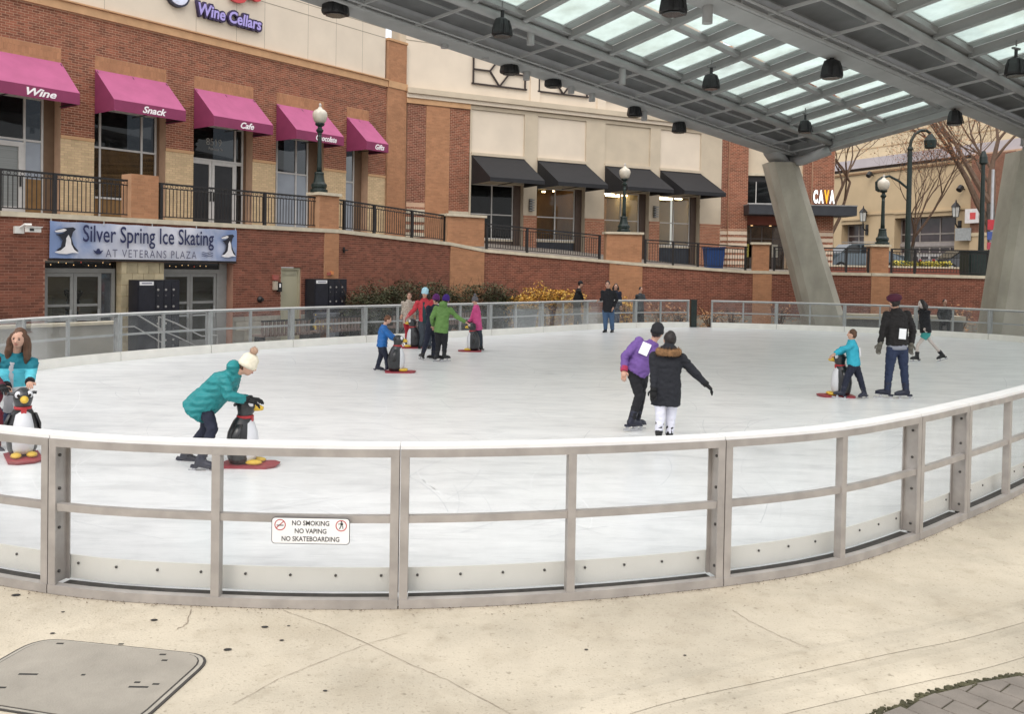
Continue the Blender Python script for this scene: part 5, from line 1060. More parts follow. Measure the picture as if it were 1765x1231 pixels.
p_=atY(1570,450,47); bare_tree((p_.x,47,2.1),9.0,.13,5,'slender bare tree with russet twigs behind the tall street lamp',(.36,.14,.05),.55,6,.24,dense=True)
p_=atY(1718,450,45); bare_tree((p_.x,45,2.1),9.0,.30,12,'large bare tree with thick forked trunk at far right',None,.55,6,.42,(0,0),True)
p_=atY(1425,450,49); bare_tree((p_.x,49,2.1),9,.18,31,'bare tree behind the leaning concrete column and CAVA sign',None,.6,6,.36,(.12,0),True)
# ------------------------------------------------------------------ steel and glass canopy
CU=Vector((.714,.70,0)); CN=Vector((.70,-.714,0)); Z=Vector((0,0,1))
glz=bpy.data.materials.new('frosted green roof glass'); glz.use_nodes=True; n=glz.node_tree; n.nodes.clear(); o_=n.nodes.new('ShaderNodeOutputMaterial'); t1=n.nodes.new('ShaderNodeBsdfTransparent'); t1.inputs[0].default_value=(.66,.73,.70,1); t2=n.nodes.new('ShaderNodeBsdfTranslucent'); t2.inputs[0].default_value=(.72,.78,.755,1); mx=n.nodes.new('ShaderNodeMixShader'); 
tcn=n.nodes.new('ShaderNodeTexCoord'); nsn=n.nodes.new('ShaderNodeTexNoise'); nsn.inputs['Scale'].default_value=1.2; nsn.inputs['Detail'].default_value=6; n.links.new(tcn.outputs['Object'],nsn.inputs['Vector']); n.links.new(nsn.outputs[0],mx.inputs[0]); n.links.new(t1.outputs[0],mx.inputs[1]); n.links.new(t2.outputs[0],mx.inputs[2]); n.links.new(mx.outputs[0],o_.inputs[0])
deckm=mat('pale green grey deck',(.44,.48,.465),.6,.08,2); sofm=mat('dark soffit sheet',(.19,.19,.19),.6,.12,1.5)
cano=thing('canopy','large grey steel canopy with rows of frosted glass strips on leaning concrete columns','canopy',(10.68,35,6.5))
def wing(bx,by,z0,zu,sl,u0,u1,sp,tmax,tp,first):
    B0=Vector((bx,by,0)); S_=steel()
    def Pp(u,t,h=0.): p=B0+CU*u+CN*t; p.z=z0+zu*u+sl*t+h; return p
    def rbox(name,u_0,u_1,t_0,t_1,h0,h1,m):
        return MB().hexa([Pp(u_0,t_0,h0),Pp(u_1,t_0,h0),Pp(u_1,t_1,h0),Pp(u_0,t_1,h0)],[Pp(u_0,t_0,h1),Pp(u_1,t_0,h1),Pp(u_1,t_1,h1),Pp(u_0,t_1,h1)]).build(name,m,cano)
    rbox('edge_channel',u0,u1,-.12,.10,.05,.50,S_); rbox('edge_flange',u0,u1,-.20,.22,.0,.045,S_); rbox('edge_flange',u0,u1,-.20,.22,.505,.55,S_)
    MB().tube([Pp(u0,.34,-.02),Pp(u1,.34,-.02)],.055,8).build('edge_pipe',S_,cano); MB().tube([Pp(u0,-.24,.28),Pp(u1,-.24,.28)],.04,6).build('conduit',steel_dk(),cano)
    for tq,hq,rq in ((.55,-.03,.03),(.98,.30,.03),(-.27,.12,.028),(-.27,.44,.03),(tp-.35,.30,.028)): MB().tube([Pp(u0,tq,hq),Pp(u1,tq,hq)],rq,6).build('conduit',S_,cano)
    for k in range(int((u1-u0)/(sp*.5))):
        u=u1-.3-k*sp*.5; rbox('clip_plate',u-.03,u+.03,.24,.40,-.03,.06,S_)
        if k%3==0: rbox('junction_box',u+.2,u+.38,-.32,-.20,.15,.33,steel_dk())
    rbox('soffit_sheet',u0,u1,.23,tp-.1,.42,.46,sofm)
    MB().tube([Pp(u0,tp,.02),Pp(u1,tp,.02)],.115,10).build('main_pipe',S_,cano,smooth=True)
    rbox('pipe_web',u0,u1,tp-.03,tp+.03,.14,.27,S_)
    n_=int((u1-u0)/sp); 
    rows=[tp+.12+1.95*k for k in range(0,int((tmax-tp-.3)/1.95)+1)]
    for t_ in rows: rbox('purlin',u0,u1,t_-.08,t_+.08,.14,.27,S_)
    rbox('ridge_beam',u0,u1,tmax-.12,tmax+.12,-.05,.6,S_)
    for k in range(n_+1):
        u=u1-k*sp
        rbox('beam_web',u-.03,u+.03,tp+.08,tmax-.12,.06,.27,S_); rbox('beam_flange',u-.07,u+.07,tp+.08,tmax-.12,.035,.059,S_)
        MB().bar(Pp(u-.45,.36,.0),Pp(u,tp-.1,.03),.06,.06).build('cross_tie',S_,cano)
        rbox('bracket_plate',u-.02,u+.02,tp-.45,tp-.09,.05,.42,S_)
        if k==n_: break
        ua,ub=u-sp,u; g0,g1=ua+sp*.08,ua+sp*.80
        rbox('deck_panel',ua+.03,g0,tp+.05,tmax,.28,.31,deckm); rbox('deck_panel',g1,ub-.03,tp+.05,tmax,.28,.31,deckm); rbox('glazing_bar',g0,g0+.04,tp+.05,tmax,.25,.32,S_); rbox('glazing_bar',g1-.04,g1,tp+.05,tmax,.25,.32,S_)
        te=[tp+.05]+rows[1:]+[tmax]; rbox('deck_panel',g0+.05,g1-.05,tp+.05,tp+.22,.275,.305,deckm)
        for a,b in zip(te,te[1:]):
            a=max(a,tp+.23-.115)
            rbox('glass_pane',g0+.05,g1-.05,a+.115,b-.115 if b<tmax else b,.285,.297,glz)
    return Pp,rbox,rows
P1,rb1,rows1=wing(10.68,35,6.81,-.0645,.19,-31,.35,1.7,8.6,1.9,True)
P2,rb2,rows2=wing(17.9,30.5,7.03,-.0085,.19,-27,.35,2.3,9.6,1.6,False)
# end fascias and trusses
rb1('end_fascia',.36,.62,-.3,8.6,-.15,.62,steel()); rb1('end_flange',.30,.78,-.3,8.6,-.20,-.151,steel()); rb1('end_fascia_rib',.621,.66,-.3,8.6,.15,.22,steel_dk())
rb2('end_fascia',.36,.62,-.3,9.6,-.15,.62,steel()); rb2('end_flange',.30,.78,-.3,9.6,-.20,-.151,steel())
tt=rows2[2]; MB().tube([P2(-27,tt,-.62),P2(.3,tt,-.62)],.07,8).build('truss_chord',steel(),cano)
for k in range(12):
    u=.35-2.3*k; MB().bar(P2(u,tt,-.6),P2(u-1.15,tt-1.9,-.02),.07,.07).build('truss_strut',steel(),cano); MB().bar(P2(u-2.3,tt,-.6),P2(u-1.15,tt-1.9,-.02),.07,.07).build('truss_strut',steel(),cano); MB().bar(P2(u,tt,-.6),P2(u,tt,.27),.08,.08).build('truss_post',steel(),cano)
# steel shoe between column and canopy
def shoe(c,top,lean):
    MB().loft([(c,X,Vector((0,1,0)),.42,.40),(c+Vector((lean*.3,-.1,.35)),X,Vector((0,1,0)),.40,.45),(top,X,Vector((0,1,0)),.5,.6)],12).build('steel_shoe',steel(),cano,smooth=True)
shoe(Vector((10.68,35,6.50)),Vector((10.35,34.8,7.15)),-1); shoe(Vector((18.2,30.5,6.50)),Vector((18.1,30.3,7.2)),0)
MB().tube([P1(.3,.2,-.25),P1(.1,.9,-.42),P1(.3,1.9,-.25)],.2,8).build('shoe_arm',steel(),cano,smooth=True)
# concrete columns
def ccol(name,label,b,t_,wb,wt,d):
    t=thing(name,label,'column',(b[0],b[1],-.45)); mb=MB(); secs=[]
    def ring(c,w,dd):
        ch=.22; return [(c[0]-w/2+ch,c[1]-dd/2),(c[0]+w/2-ch*1.6,c[1]-dd/2),(c[0]+w/2,c[1]-dd/2+ch*1.5),(c[0]+w/2,c[1]+dd/2-ch),(c[0]+w/2-ch,c[1]+dd/2),(c[0]-w/2+ch,c[1]+dd/2),(c[0]-w/2,c[1]+dd/2-ch),(c[0]-w/2,c[1]-dd/2+ch)]
    zb,zt=-.5,6.48; N_=8
    for k in range(N_+1):
        u=k/N_; c=(b[0]+(t_[0]-b[0])*u,b[1]+(t_[1]-b[1])*u); mb.v+=[(x,y,zb+(zt-zb)*u) for x,y in ring(c,wb+(wt-wb)*u,d)]
    for k in range(N_):
        for j in range(8): a=k*8+j;e=k*8+(j+1)%8; mb.f.append((a,e,e+8,a+8)); mb.m.append(0)
    mb.f.append(tuple(N_*8+j for j in range(8))); mb.m.append(0); mb.build('shaft',conc(),t)
    MB().box(t_[0]-wt*.30,t_[0]+wt*.45,t_[1]-.4,t_[1]+.4,6.481,6.55).build('bearing_plate',steel_dk(),t)
    MB().box(b[0]-wb*.6,b[0]+wb*.85,b[1]-.8,b[1]+.8,-.5,-.30).build('footing',conc(),t)
ccol('concrete_column','tall concrete column leaning left under the canopy, near the CAVA sign',(12.78,35.0),(10.68,35),1.62,1.26,1.2)
ccol('concrete_column','concrete column leaning right at the right edge of the photo',(17.55,30.5),(18.35,30.5),2.1,1.85,1.4)
# black floodlights
def flood():
    t=thing('floodlight','black bell shaped floodlight','floodlight',(0,0,0),0,'black floodlights under the canopy'); k_=mat('black lamp housing',(.022,.022,.023),.45,.2,8)
    sec=lambda z,w_,d:(Vector((0,0,z)),X,Vector((0,1,0)),w_,d)
    MB().loft([sec(-.50,.33,.24),sec(-.44,.34,.25),sec(-.22,.30,.22),sec(-.07,.24,.17),sec(-.02,.14,.10)],8).build('housing',k_,t)
    MB().box(-.05,.05,-.02,.02,-.03,.22).build('hanger',k_,t); MB().box(-.16,.16,-.03,.03,.2,.25).build('clamp',steel_dk(),t)
    for x in (-.15,0,.15): MB().bar((x,-.255,-.5),(x*.6,-.17,-.1),.02,.03).build('cooling_rib',k_,t)
    MB().lathe([(-.535,.22),(-.525,.25)],(0,0,0),8).build('lens',mat('dim lamp lens',(.06,.06,.06),.2),t); return t
fl0=flood(); tree={}; walk(fl0)
def place(px,Pf,t_,h=0):   # on the wing line t where it crosses image column px
    lo,hi=-30,.3
    for _ in range(40):
        m=(lo+hi)/2; p=Pf(m,t_,h); a=882.5+F*(p.x/p.y)
        if a>px: hi=m
        else: lo=m
    return p
def hitwing(px,py,Pf,h):
    A_,B_,C_=Pf(0,0,h),Pf(-5,0,h),Pf(0,5,h); nn=(B_-A_).cross(C_-A_); d=ray(px,py); return CAM+d*((A_-CAM).dot(nn)/d.dot(nn))
FLD=[(578,8,P1,.1,'floodlight cut by the top edge, leftmost under the canopy'),(865,50,P1,2.6,'large floodlight hanging left of the first glass strips'),(878,117,P1,.0,'floodlight in front of the first diamond trellis'),(953,140,P1,.0,'floodlight in front of the second diamond trellis'),(1093,192,P1,0,'floodlight above the cream ledge, right of the trellises'),(1170,220,P1,0,'floodlight nearest the cream wall end, above the black awnings'),(1225,143,P1,5.2,'floodlight under the middle of the glass strips, with bright clamps'),(1387,220,P1,4.2,'small floodlight just right of the concrete column top'),(1160,8,P2,.0,'large floodlight cut by the top edge in the middle'),(1433,122,P2,0,'floodlight hanging at the canopy fold above the CAVA sign'),(1645,205,P2,0,'floodlight above the bare tree and hooked lamp'),(1750,118,P2,5.0,'floodlight at the right edge below the steel trusses')]
for k,(px,py,Pf,t_,lb) in enumerate(FLD):
    p=place(px,Pf,t_); q=atY(px,py,p.y); q.z+=.28
    if t_>2: q=hitwing(px,py,Pf,-.58); q.z+=.28; p=q+Z*.34
    if k==0: fl0.matrix_world=Matrix.Translation(q)@Matrix.Rotation(.5,4,'Z'); WM[fl0.name]=fl0.matrix_world; fl0['label']='black bell shaped '+lb; o=fl0
    else: o=copy_tree(fl0,q,.5+.3*math.sin(k*2),.86,label='black bell shaped '+lb,tree=tree)
    top=Pf(0,0,0); z_t=p.z+.0
    if z_t-q.z>.3:
        MB().tube([(q.x,q.y,q.z+.25),(q.x,q.y,p.z+.05)],.02,5).build('drop_rod',steel_dk(),o)
def can(px,py,Pf,t_,lb,s=1):
    p=place(px,Pf,t_); q=atY(px,py,p.y); t=thing('cylinder_spot',lb,'spot light',q,group='grey cylinder spots along the canopy edge'); MB().lathe([(-.22*s,.10*s),(.22*s,.10*s),(.25*s,.07*s)],q,10).build('body',steel(),t,smooth=False); MB().tube([q+Z*.25*s,q+Z*.6*s],.02,5).build('stem',steel_dk(),t)
for px,py,t_,lb in ((766,68,0,'grey cylinder spot farthest left on the canopy edge'),(836,88,0,'grey cylinder spot above the first trellis corner'),(907,124,0,'grey cylinder spot between the first and second floodlights over the trellises'),(984,148,0,'grey cylinder spot right of the second trellis floodlight'),(1020,162,0,'grey cylinder spot above the third trellis'),(1110,196,0,'grey cylinder spot beside the floodlight over the cream ledge'),(914,62,1.9,'grey cylinder spot hanging from the main pipe'),(1072,132,1.9,'second grey cylinder spot on the main pipe'),(1219,20,0,'grey cylinder spot at the fold near the top edge')): can(px,py,P1 if px!=1219 else P2,t_,lb)
# ------------------------------------------------------------------ people
def remesh(mb,name,mt,par,vox=.014,sm=4,label=None,extra=None,fold=0):
    me=bpy.data.meshes.new('t'); me.from_pydata([tuple(v) for v in mb.v],[],mb.f); bm=bmesh.new(); bm.from_mesh(me); bmesh.ops.recalc_face_normals(bm,faces=bm.faces); bm.to_mesh(me); bm.free()
    o=bpy.data.objects.new('t',me); C.objects.link(o)
    r=o.modifiers.new('r','REMESH'); r.mode='VOXEL'; r.voxel_size=vox; s=o.modifiers.new('s','SMOOTH'); s.factor=.5; s.iterations=sm
    dg=bpy.context.evaluated_depsgraph_get(); m2=bpy.data.meshes.new_from_object(o.evaluated_get(dg)); bpy.data.objects.remove(o); bpy.data.meshes.remove(me)
    n=len(m2.vertices); co=np.empty(n*3); m2.vertices.foreach_get('co',co); out=MB(); co=co.reshape(-1,3)
    if fold:   # cloth folds as real relief
        no=np.empty(n*3); m2.vertices.foreach_get('normal',no); no=no.reshape(-1,3); nz=mnoise.noise
        dd=np.array([nz(Vector((c[0]*9,c[1]*9,c[2]*15)))+.55*nz(Vector((c[0]*21+5,c[1]*21,c[2]*30))) for c in co]); co=co+no*(fold*(-np.abs(dd)*2+.5))[:,None]
    out.v=[tuple(c) for c in co]; out.f=[tuple(p.vertices) for p in m2.polygons]; out.m=[0]*len(out.f); bpy.data.meshes.remove(m2)
    if extra: b=len(out.v); out.v+=extra.v; out.f+=[tuple(t+b for t in f) for f in extra.f]; out.m+=[0]*len(extra.f)
    return out.build(name,mt,par,smooth=True,label=label)
def cloth(key,col,rough=.85,var=.10,bump=.35,bs=9,scale=7): return mat(key,col,rough,var,scale,bump,bs)
def puffer(key,col):
    if key in MATS: return MATS[key]
    m=mat(key,col,.55,.08,6,0); n=m.node_tree; L=n.links; tc=n.nodes.new('ShaderNodeTexCoord'); wv=n.nodes.new('ShaderNodeTexWave'); wv.bands_direction='Z'; wv.inputs['Scale'].default_value=4.2; wv.inputs['Distortion'].default_value=1.6; wv.inputs['Detail Scale'].default_value=2; L.new(tc.outputs['Object'],wv.inputs['Vector']); bp=n.nodes.new('ShaderNodeBump'); bp.inputs['Strength'].default_value=.45; bp.inputs['Distance'].default_value=.03; L.new(wv.outputs[0],bp.inputs['Height']); L.new(bp.outputs[0],n.nodes['Principled BSDF'].inputs['Normal']); return m
skin=mat('light skin',(.56,.33,.24),.55,.06,9); skin2=mat('tan skin',(.40,.22,.14),.55,.06,9)
hair_br=mat('brown hair',(.10,.05,.028),.6,.3,14,.5,60,stretch=(3,3,.4)); hair_dk=mat('dark hair',(.018,.013,.012),.5,.3,14,.5,60,stretch=(3,3,.4))
blk_cloth=cloth('black cloth',(.014,.014,.017)); jean=cloth('dark blue denim',(.022,.032,.07)); navyc=cloth('navy cloth',(.016,.019,.036)); eyem=mat('dark eye',(.02,.015,.012),.2); lipm=mat('lip',(.35,.12,.10),.5); blade_m=mat('skate blade',(.5,.5,.52),.25,.05,5,metal=.8); bootm=mat('navy skate boot',(.018,.020,.038),.35,.15,6); bootk=mat('black skate boot',(.012,.012,.013),.3,.15,6); glovek=cloth('black glove',(.012,.012,.013))
def arm_chain(mb,S_,E_,W_,r): mb.tube([S_,S_.lerp(E_,.5),E_,E_.lerp(W_,.5),W_],[r,r*.94,r*.84,r*.76,r*.60],10)
def hand(mb,W_,d,k,side,curl=.5):
    """palm, four fingers of different length and a thumb leaving its side"""
    d=d.normalized(); r=d.cross(Z) if abs(d.z)<.9 else d.cross(Vector((0,1,0))); r=r.normalized()*side; nn=r.cross(d)*side; P0=W_-d*.015*k; P1_=W_+d*.085*k
    mb.tube([P0,W_+d*.03*k,P1_],[.026*k,.040*k,.036*k],8,True,[.7,.55,.5],nn)
    for j,(off,L_) in enumerate(((.028,.066),(.010,.076),(-.009,.070),(-.027,.054))):
        a=P1_+r*off*k-d*.012*k; dd=(d-nn*curl*.5).normalized(); b=a+dd*L_*.55*k; d2=(d*.7-nn*curl*1.3).normalized(); c=b+d2*L_*.5*k; mb.tube([a,b,c],[.0095*k,.009*k,.0065*k],6)
    t0=W_+r*.03*k+d*.015*k; t1_=t0+(r*.7+d*.7)*.035*k; mb.tube([t0,t1_,t1_+(d-nn*curl*.6).normalized()*.032*k],[.012*k,.011*k,.008*k],6)
def person(label,Y,pt,yaw,h=1.5,z0=.02,k=None,coat=None,coat_hem=.0,coatw=1.,legs=None,hair=hair_dk,longhair=0,hat=None,hatkind=None,pom=None,boots=None,glove=None,skates=True,hood=None,fur=None,tag=None,legw=1.,sk=skin,collar=None,skirt=None,bare=False,group=None,lowcol=None,cat='person',sit=False,torso_front=None,vox=None,cuff=None,face=True):
    k=k or h/1.68; P_={}
    for n_,v in pt.items(): P_[n_]=atY(v[0],v[1],Y+(v[2] if len(v)>2 else 0))
    f=Vector((math.cos(math.radians(yaw)),math.sin(math.radians(yaw)),0)); sd=Vector((f.y,-f.x,0))   # sd = the person's right hand side
    nk,pv,hd=P_['nk'],P_['pv'],P_['hd']; t=thing('person',label,cat,(pv.x,pv.y,z0),0,group)
    up=(nk-pv).normalized(); fw=(f-up*f.dot(up)).normalized(); sr=up.cross(fw)*-1; sr=fw.cross(up)
    sh=.185*k; shR=nk+sr*sh-up*.06*k; shL=nk-sr*sh-up*.06*k; hpR=pv+sr*.085*k; hpL=pv-sr*.085*k
    vox=vox or .013
    # which pixel arm belongs to which side
    arms=[]
    for nm in ('a','b'):
        if 'el'+nm in P_:
            S_=min((shR,shL),key=lambda q:(q-P_['el'+nm]).length); arms.append((nm,S_,P_['el'+nm],P_['wr'+nm]))
    if len(arms)==2 and (arms[0][1]-arms[1][1]).length<1e-6:
        c=[(arms[0][2]-s).length-(arms[1][2]-s).length for s in (shR,shL)]; a0=shR if c[0]<c[1] else shL; a1=shL if a0 is shR else shR; arms=[('a',a0,arms[0][2],arms[0][3]),('b',a1,arms[1][2],arms[1][3])]
    legsP=[]
    for nm in ('a','b'):
        if 'kn'+nm in P_: legsP.append([nm,None,P_['kn'+nm],P_['an'+nm],P_.get('to'+nm)])
    if len(legsP)==2:
        d0=(legsP[0][2]-legsP[1][2]).dot(sr); legsP[0][1],legsP[1][1]=(hpR,hpL) if d0>0 else (hpL,hpR)
    elif legsP: legsP[0][1]=pv
    for l in legsP:
        if l[4] is None: l[4]=l[3]+f*.12*k
        else:
            d_=l[4]-l[3]; hz=Vector((d_.x,d_.y,0)); hz=(hz.normalized()*.5+f*.5) if hz.length>.02 else f; l[4]=l[3]+hz.normalized()*.13*k
    # ---- body: one continuous surface
    body=MB(); hr=.098*k
    tors=[(pv-up*.06*k,sr,fw,.12*k,.085*k),(pv+up*.04*k,sr,fw,.145*k,.10*k),(pv.lerp(nk,.35),sr,fw,.12*k,.088*k),(pv.lerp(nk,.7),sr,fw,.145*k,.10*k),(nk-up*.05*k,sr,fw,.15*k,.085*k),(nk,sr,fw,.07*k,.06*k)]
    body.loft(tors,14); body.tube([nk-up*.05*k,nk,hd],[.055*k,.05*k,.05*k],10)
    hu=((hd-nk).normalized()*.5+Z*.5).normalized(); hf=(f-hu*f.dot(hu)).normalized(); hs=hf.cross(hu)
    hc=hd; body.ell(hc,(hs,hf,hu),.074*k,.092*k,.112*k,14,10); body.ell(hc-hu*.055*k+hf*.03*k,(hs,hf,hu),.052*k,.052*k,.055*k,10,6)
    nose=MB(); body.tube([hc+hf*.082*k+hu*.015*k,hc+hf*.108*k-hu*.022*k],[.011*k,.016*k],6)
    for s_ in (-1,1): body.ell(hc+hs*s_*.076*k-hf*.005*k-hu*.01*k,(hs,hf,hu),.012*k,.02*k,.032*k,6,5)
    for nm,S_,E_,W_ in arms: arm_chain(body,S_,E_,W_,.042*k)
    for nm,H_,K_,A_,T_ in legsP: body.tube([H_,H_.lerp(K_,.3),K_,K_.lerp(A_,.35),A_],[.078*k*legw,.076*k*legw,.052*k*legw,.052*k*legw,.036*k*legw],10)
    ex=MB()
    for nm,S_,E_,W_ in arms: hand(ex,W_,(W_-E_),k,1 if S_ is shR else -1)
    remesh(body,'body',sk,t,vox,3,extra=ex if not glove else None)
    if glove:
        for nm,S_,E_,W_ in arms:
            g_=MB(); hand(g_,W_,(W_-E_),k*1.22,1 if S_ is shR else -1,.7); g_.tube([W_-(W_-E_).normalized()*.05*k,W_+(W_-E_).normalized()*.02*k],[.042*k,.045*k],8)
            g_.build('glove',glove,t,smooth=True)
    if face:
        for s_ in (-1,1): MB().ell(hc+hs*s_*.030*k+hf*.081*k+hu*.012*k,(hs,hf,hu),.012*k,.008*k,.007*k,8,5).build('eye',eyem,t); 
        for s_ in (-1,1): MB().ell(hc+hs*s_*.030*k+hf*.083*k+hu*.030*k,(hs,hf,hu),.016*k,.007*k,.004*k,8,4).build('eyebrow',hair,t)
        MB().ell(hc+hf*.083*k-hu*.052*k,(hs,hf,hu),.022*k,.009*k,.007*k,8,5).build('mouth',lipm,t)
    # ---- hair
    hm=MB(); hm.ell(hc-hf*.016*k+hu*.018*k,(hs,hf,hu),.084*k,.090*k,.110*k,14,9)
    if longhair:
        for s_ in (-1,1): hm.tube([hc+hs*s_*.062*k+hu*.03*k-hf*.02*k,hc+hs*s_*.088*k-hu*.05*k-hf*.02*k,hc+hs*s_*.105*k-hu*(.05+longhair*.6)*k-hf*.01*k,hc+hs*s_*.095*k-hu*(.06+longhair)*k],[.04*k,.048*k,.046*k,.018*k],8)
        hm.tube([hc-hf*.07*k,hc-hf*.10*k-hu*.08*k,hc-hf*.10*k-hu*(.05+longhair)*k],[.06*k,.075*k,.04*k],10)
    remesh(hm,'hair',hair,t,vox,1,fold=.008*k)
    # ---- coat
    if coat:
        cm=MB(); w=coatw; hem=pv-up*(.03+coat_hem)*k; 
        cm.loft([(hem,sr,fw,.175*k*w,.135*k*w),(pv+up*.03*k,sr,fw,.175*k*w,.135*k*w),(pv.lerp(nk,.35),sr,fw,.160*k*w,.128*k*w),(pv.lerp(nk,.68),sr,fw,.175*k*w,.132*k*w),(nk-up*.06*k,sr,fw,.175*k,.11*k),(nk+up*.012*k,sr,fw,.084*k,.078*k),(nk+up*.05*k,sr,fw,.074*k,.070*k)],16)
        for nm,S_,E_,W_ in arms:
            we=W_-(W_-E_).normalized()*.02*k; cm.tube([S_-up*.01*k,S_.lerp(E_,.5),E_,E_.lerp(we,.5),we],[.070*k,.066*k,.060*k,.055*k,.046*k],12)
        for s_ in (shR,shL): cm.ell(s_,(sr,fw,up),.07*k,.075*k,.065*k,10,6)
        if hood: cm.ell(nk-fw*.060*k+up*.055*k,(sr,fw,up),.115*k,.085*k,.085*k,12,7)
        remesh(cm,'coat',coat,t,vox,2,fold=.013*k)
        if cuff:
            for nm,S_,E_,W_ in arms: d=(W_-E_).normalized(); MB().tube([W_-d*.07*k,W_+d*.0*k],[.054*k,.052*k],10).build('cuff',cuff,t)
    if torso_front:
        tf_=MB(); tf_.loft([(pv-up*.05*k+fw*.035*k,sr,fw,.085*k,.125*k),(pv.lerp(nk,.5)+fw*.03*k,sr,fw,.07*k,.122*k),(nk-up*.05*k+fw*.02*k,sr,fw,.05*k,.10*k)],12); tf_.build('vest',torso_front,t,smooth=True)
    if lowcol: # shirt tail below the coat
        mm=MB(); mm.loft([(pv-up*(.10+coat_hem)*k,sr,fw,.165*k,.125*k),(pv-up*(.0+coat_hem)*k,sr,fw,.165*k,.125*k)],16); mm.build('shirt_hem',lowcol,t,smooth=True)
    if fur:
        fm_=MB(); r_=random.Random(3); 
        for q in range(16):
            a=PI*2*q/16; c=nk-fw*.05*k+up*.02*k+sr*math.cos(a)*.125*k+fw*math.sin(a)*.09*k-up*abs(math.sin(a))*.01; fm_.ell(c,(sr,fw,up),.055*k,.055*k,.050*k,7,5)
        for q in range(700):
            a=r_.uniform(0,6.3); b=r_.uniform(0,6.3); c=nk-fw*.05*k+up*.02*k+sr*math.cos(a)*.125*k+fw*math.sin(a)*.09*k; d=(sr*math.cos(a)*math.cos(b)+fw*math.sin(a)*math.cos(b)+up*math.sin(b)); e=d.cross(up+sr*.3).normalized()*.004; fm_.quad(c+d*.03*k-e,c+d*.03*k+e,c+d*.08*k)
        fm_.build('fur_collar',fur,t)
    if collar: MB().tube([nk-up*.02*k,nk+up*.045*k],[.074*k,.066*k],12).build('scarf',collar,t,smooth=True)
    # ---- legs
    if legs and legsP:
        lm=MB(); lm.ell(pv-up*.03*k,(sr,fw,up),.158*k*legw,.122*k*legw,.11*k,12,8)
        for nm,H_,K_,A_,T_ in legsP: lm.tube([H_,H_.lerp(K_,.35),K_,K_.lerp(A_,.4),A_+ (K_-A_).normalized()*.0],[.098*k*legw,.092*k*legw,.068*k*legw,.064*k*legw,.052*k*legw],12)
        if not bare: remesh(lm,'trousers',legs,t,vox,2,fold=.009*k)
        else:
            lm=MB(); lm.ell(pv-up*.03*k,(sr,fw,up),.15*k,.12*k,.11*k,12,8)
            for nm,H_,K_,A_,T_ in legsP: lm.tube([H_,H_.lerp(K_,.45)],[.10*k,.10*k],12)
            remesh(lm,'shorts',legs,t,vox,3)
    # ---- skates or shoes
    for nm,H_,K_,A_,T_ in legsP:
        bt=MB(); sh_d=(K_-A_).normalized(); ft=(T_-A_).normalized(); side=ft.cross(Z).normalized(); up2=(Z*.6+sh_d*.4).normalized(); toe_dir=(ft-up2*ft.dot(up2)).normalized()
        if nm+'tilt' in pt: pass
        sole=A_-up2*.06*k
        bt.tube([A_+sh_d*.14*k,A_+sh_d*.05*k,A_-up2*.01*k],[.062*k,.054*k,.056*k],10); bt.tube([sole-toe_dir*.055*k+up2*.025*k,sole+up2*.032*k+toe_dir*.03*k,sole+up2*.022*k+toe_dir*.12*k,sole+up2*.012*k+toe_dir*.185*k],[.042*k,.048*k,.043*k,.026*k],10)
        B_=remesh(bt,'skate' if skates else 'shoe',boots or bootm,t,vox*.8,2)
        MB().bar(sole-toe_dir*.095*k-up2*.016*k,sole-toe_dir*.02*k-up2*.016*k,.05*k,.03*k,up2).build('heel',boots or bootm,B_)
        MB().bar(sole-toe_dir*.02*k-up2*.006*k,sole+toe_dir*.19*k-up2*.006*k,.052*k,.014*k,up2).build('sole',boots or bootm,B_)
        if skates:
            b_=MB(); b_.bar(sole-toe_dir*.12*k-up2*.072*k,sole+toe_dir*.21*k-up2*.072*k,.006,.024,up2)
            for q in (-.06,.10): b_.bar(sole+toe_dir*q*k-up2*.065*k,sole+toe_dir*q*k-up2*.022*k,.012,.04*k,toe_dir)
            b_.build('blade',blade_m,B_)
            lc=MB()
            for q in range(4): c=A_+sh_d*(.12-.035*q)*k+toe_dir*.056*k; lc.bar(c-side*.022*k,c+side*.022*k,.005,.005)
            lc.build('laces',mat('grey laces',(.3,.3,.32),.7),B_)
    # ---- hat
    if hat:
        hb=MB(); c=hc-hf*.008*k
        if hatkind=='beret': hb.loft([(c+hu*.02*k,hs,hf,.088*k,.100*k),(c+hu*.05*k,hs,hf,.118*k,.128*k),(c+hu*.10*k,hs,hf,.118*k,.125*k),(c+hu*.14*k,hs,hf,.06*k,.06*k)],16)
        elif hatkind=='cap': hb.loft([(c+hu*.03*k,hs,hf,.090*k,.104*k),(c+hu*.09*k,hs,hf,.085*k,.095*k),(c+hu*.135*k,hs,hf,.04*k,.04*k)],14); hb.bar(c+hu*.045*k+hf*.08*k,c+hu*.035*k+hf*.17*k,.10*k,.012*k)
        elif hatkind=='hood': hb.loft([(c-hu*.11*k-hf*.03*k,hs,hf,.10*k,.10*k),(c-hu*.03*k-hf*.03*k,hs,hf,.112*k,.105*k),(c+hu*.06*k-hf*.02*k,hs,hf,.108*k,.112*k),(c+hu*.14*k-hf*.02*k,hs,hf,.04*k,.05*k)],14)
        else: hb.loft([(c-hu*.015*k,hs,hf,.092*k,.106*k),(c+hu*.012*k,hs,hf,.096*k,.110*k),(c+hu*.032*k,hs,hf,.094*k,.107*k),(c+hu*.038*k,hs,hf,.090*k,.103*k),(c+hu*.09*k,hs,hf,.087*k,.098*k),(c+hu*.135*k,hs,hf,.050*k,.055*k),(c+hu*.15*k,hs,hf,.012*k,.012*k)],16)
        H_=hb.build('hat',hat,t,smooth=True)
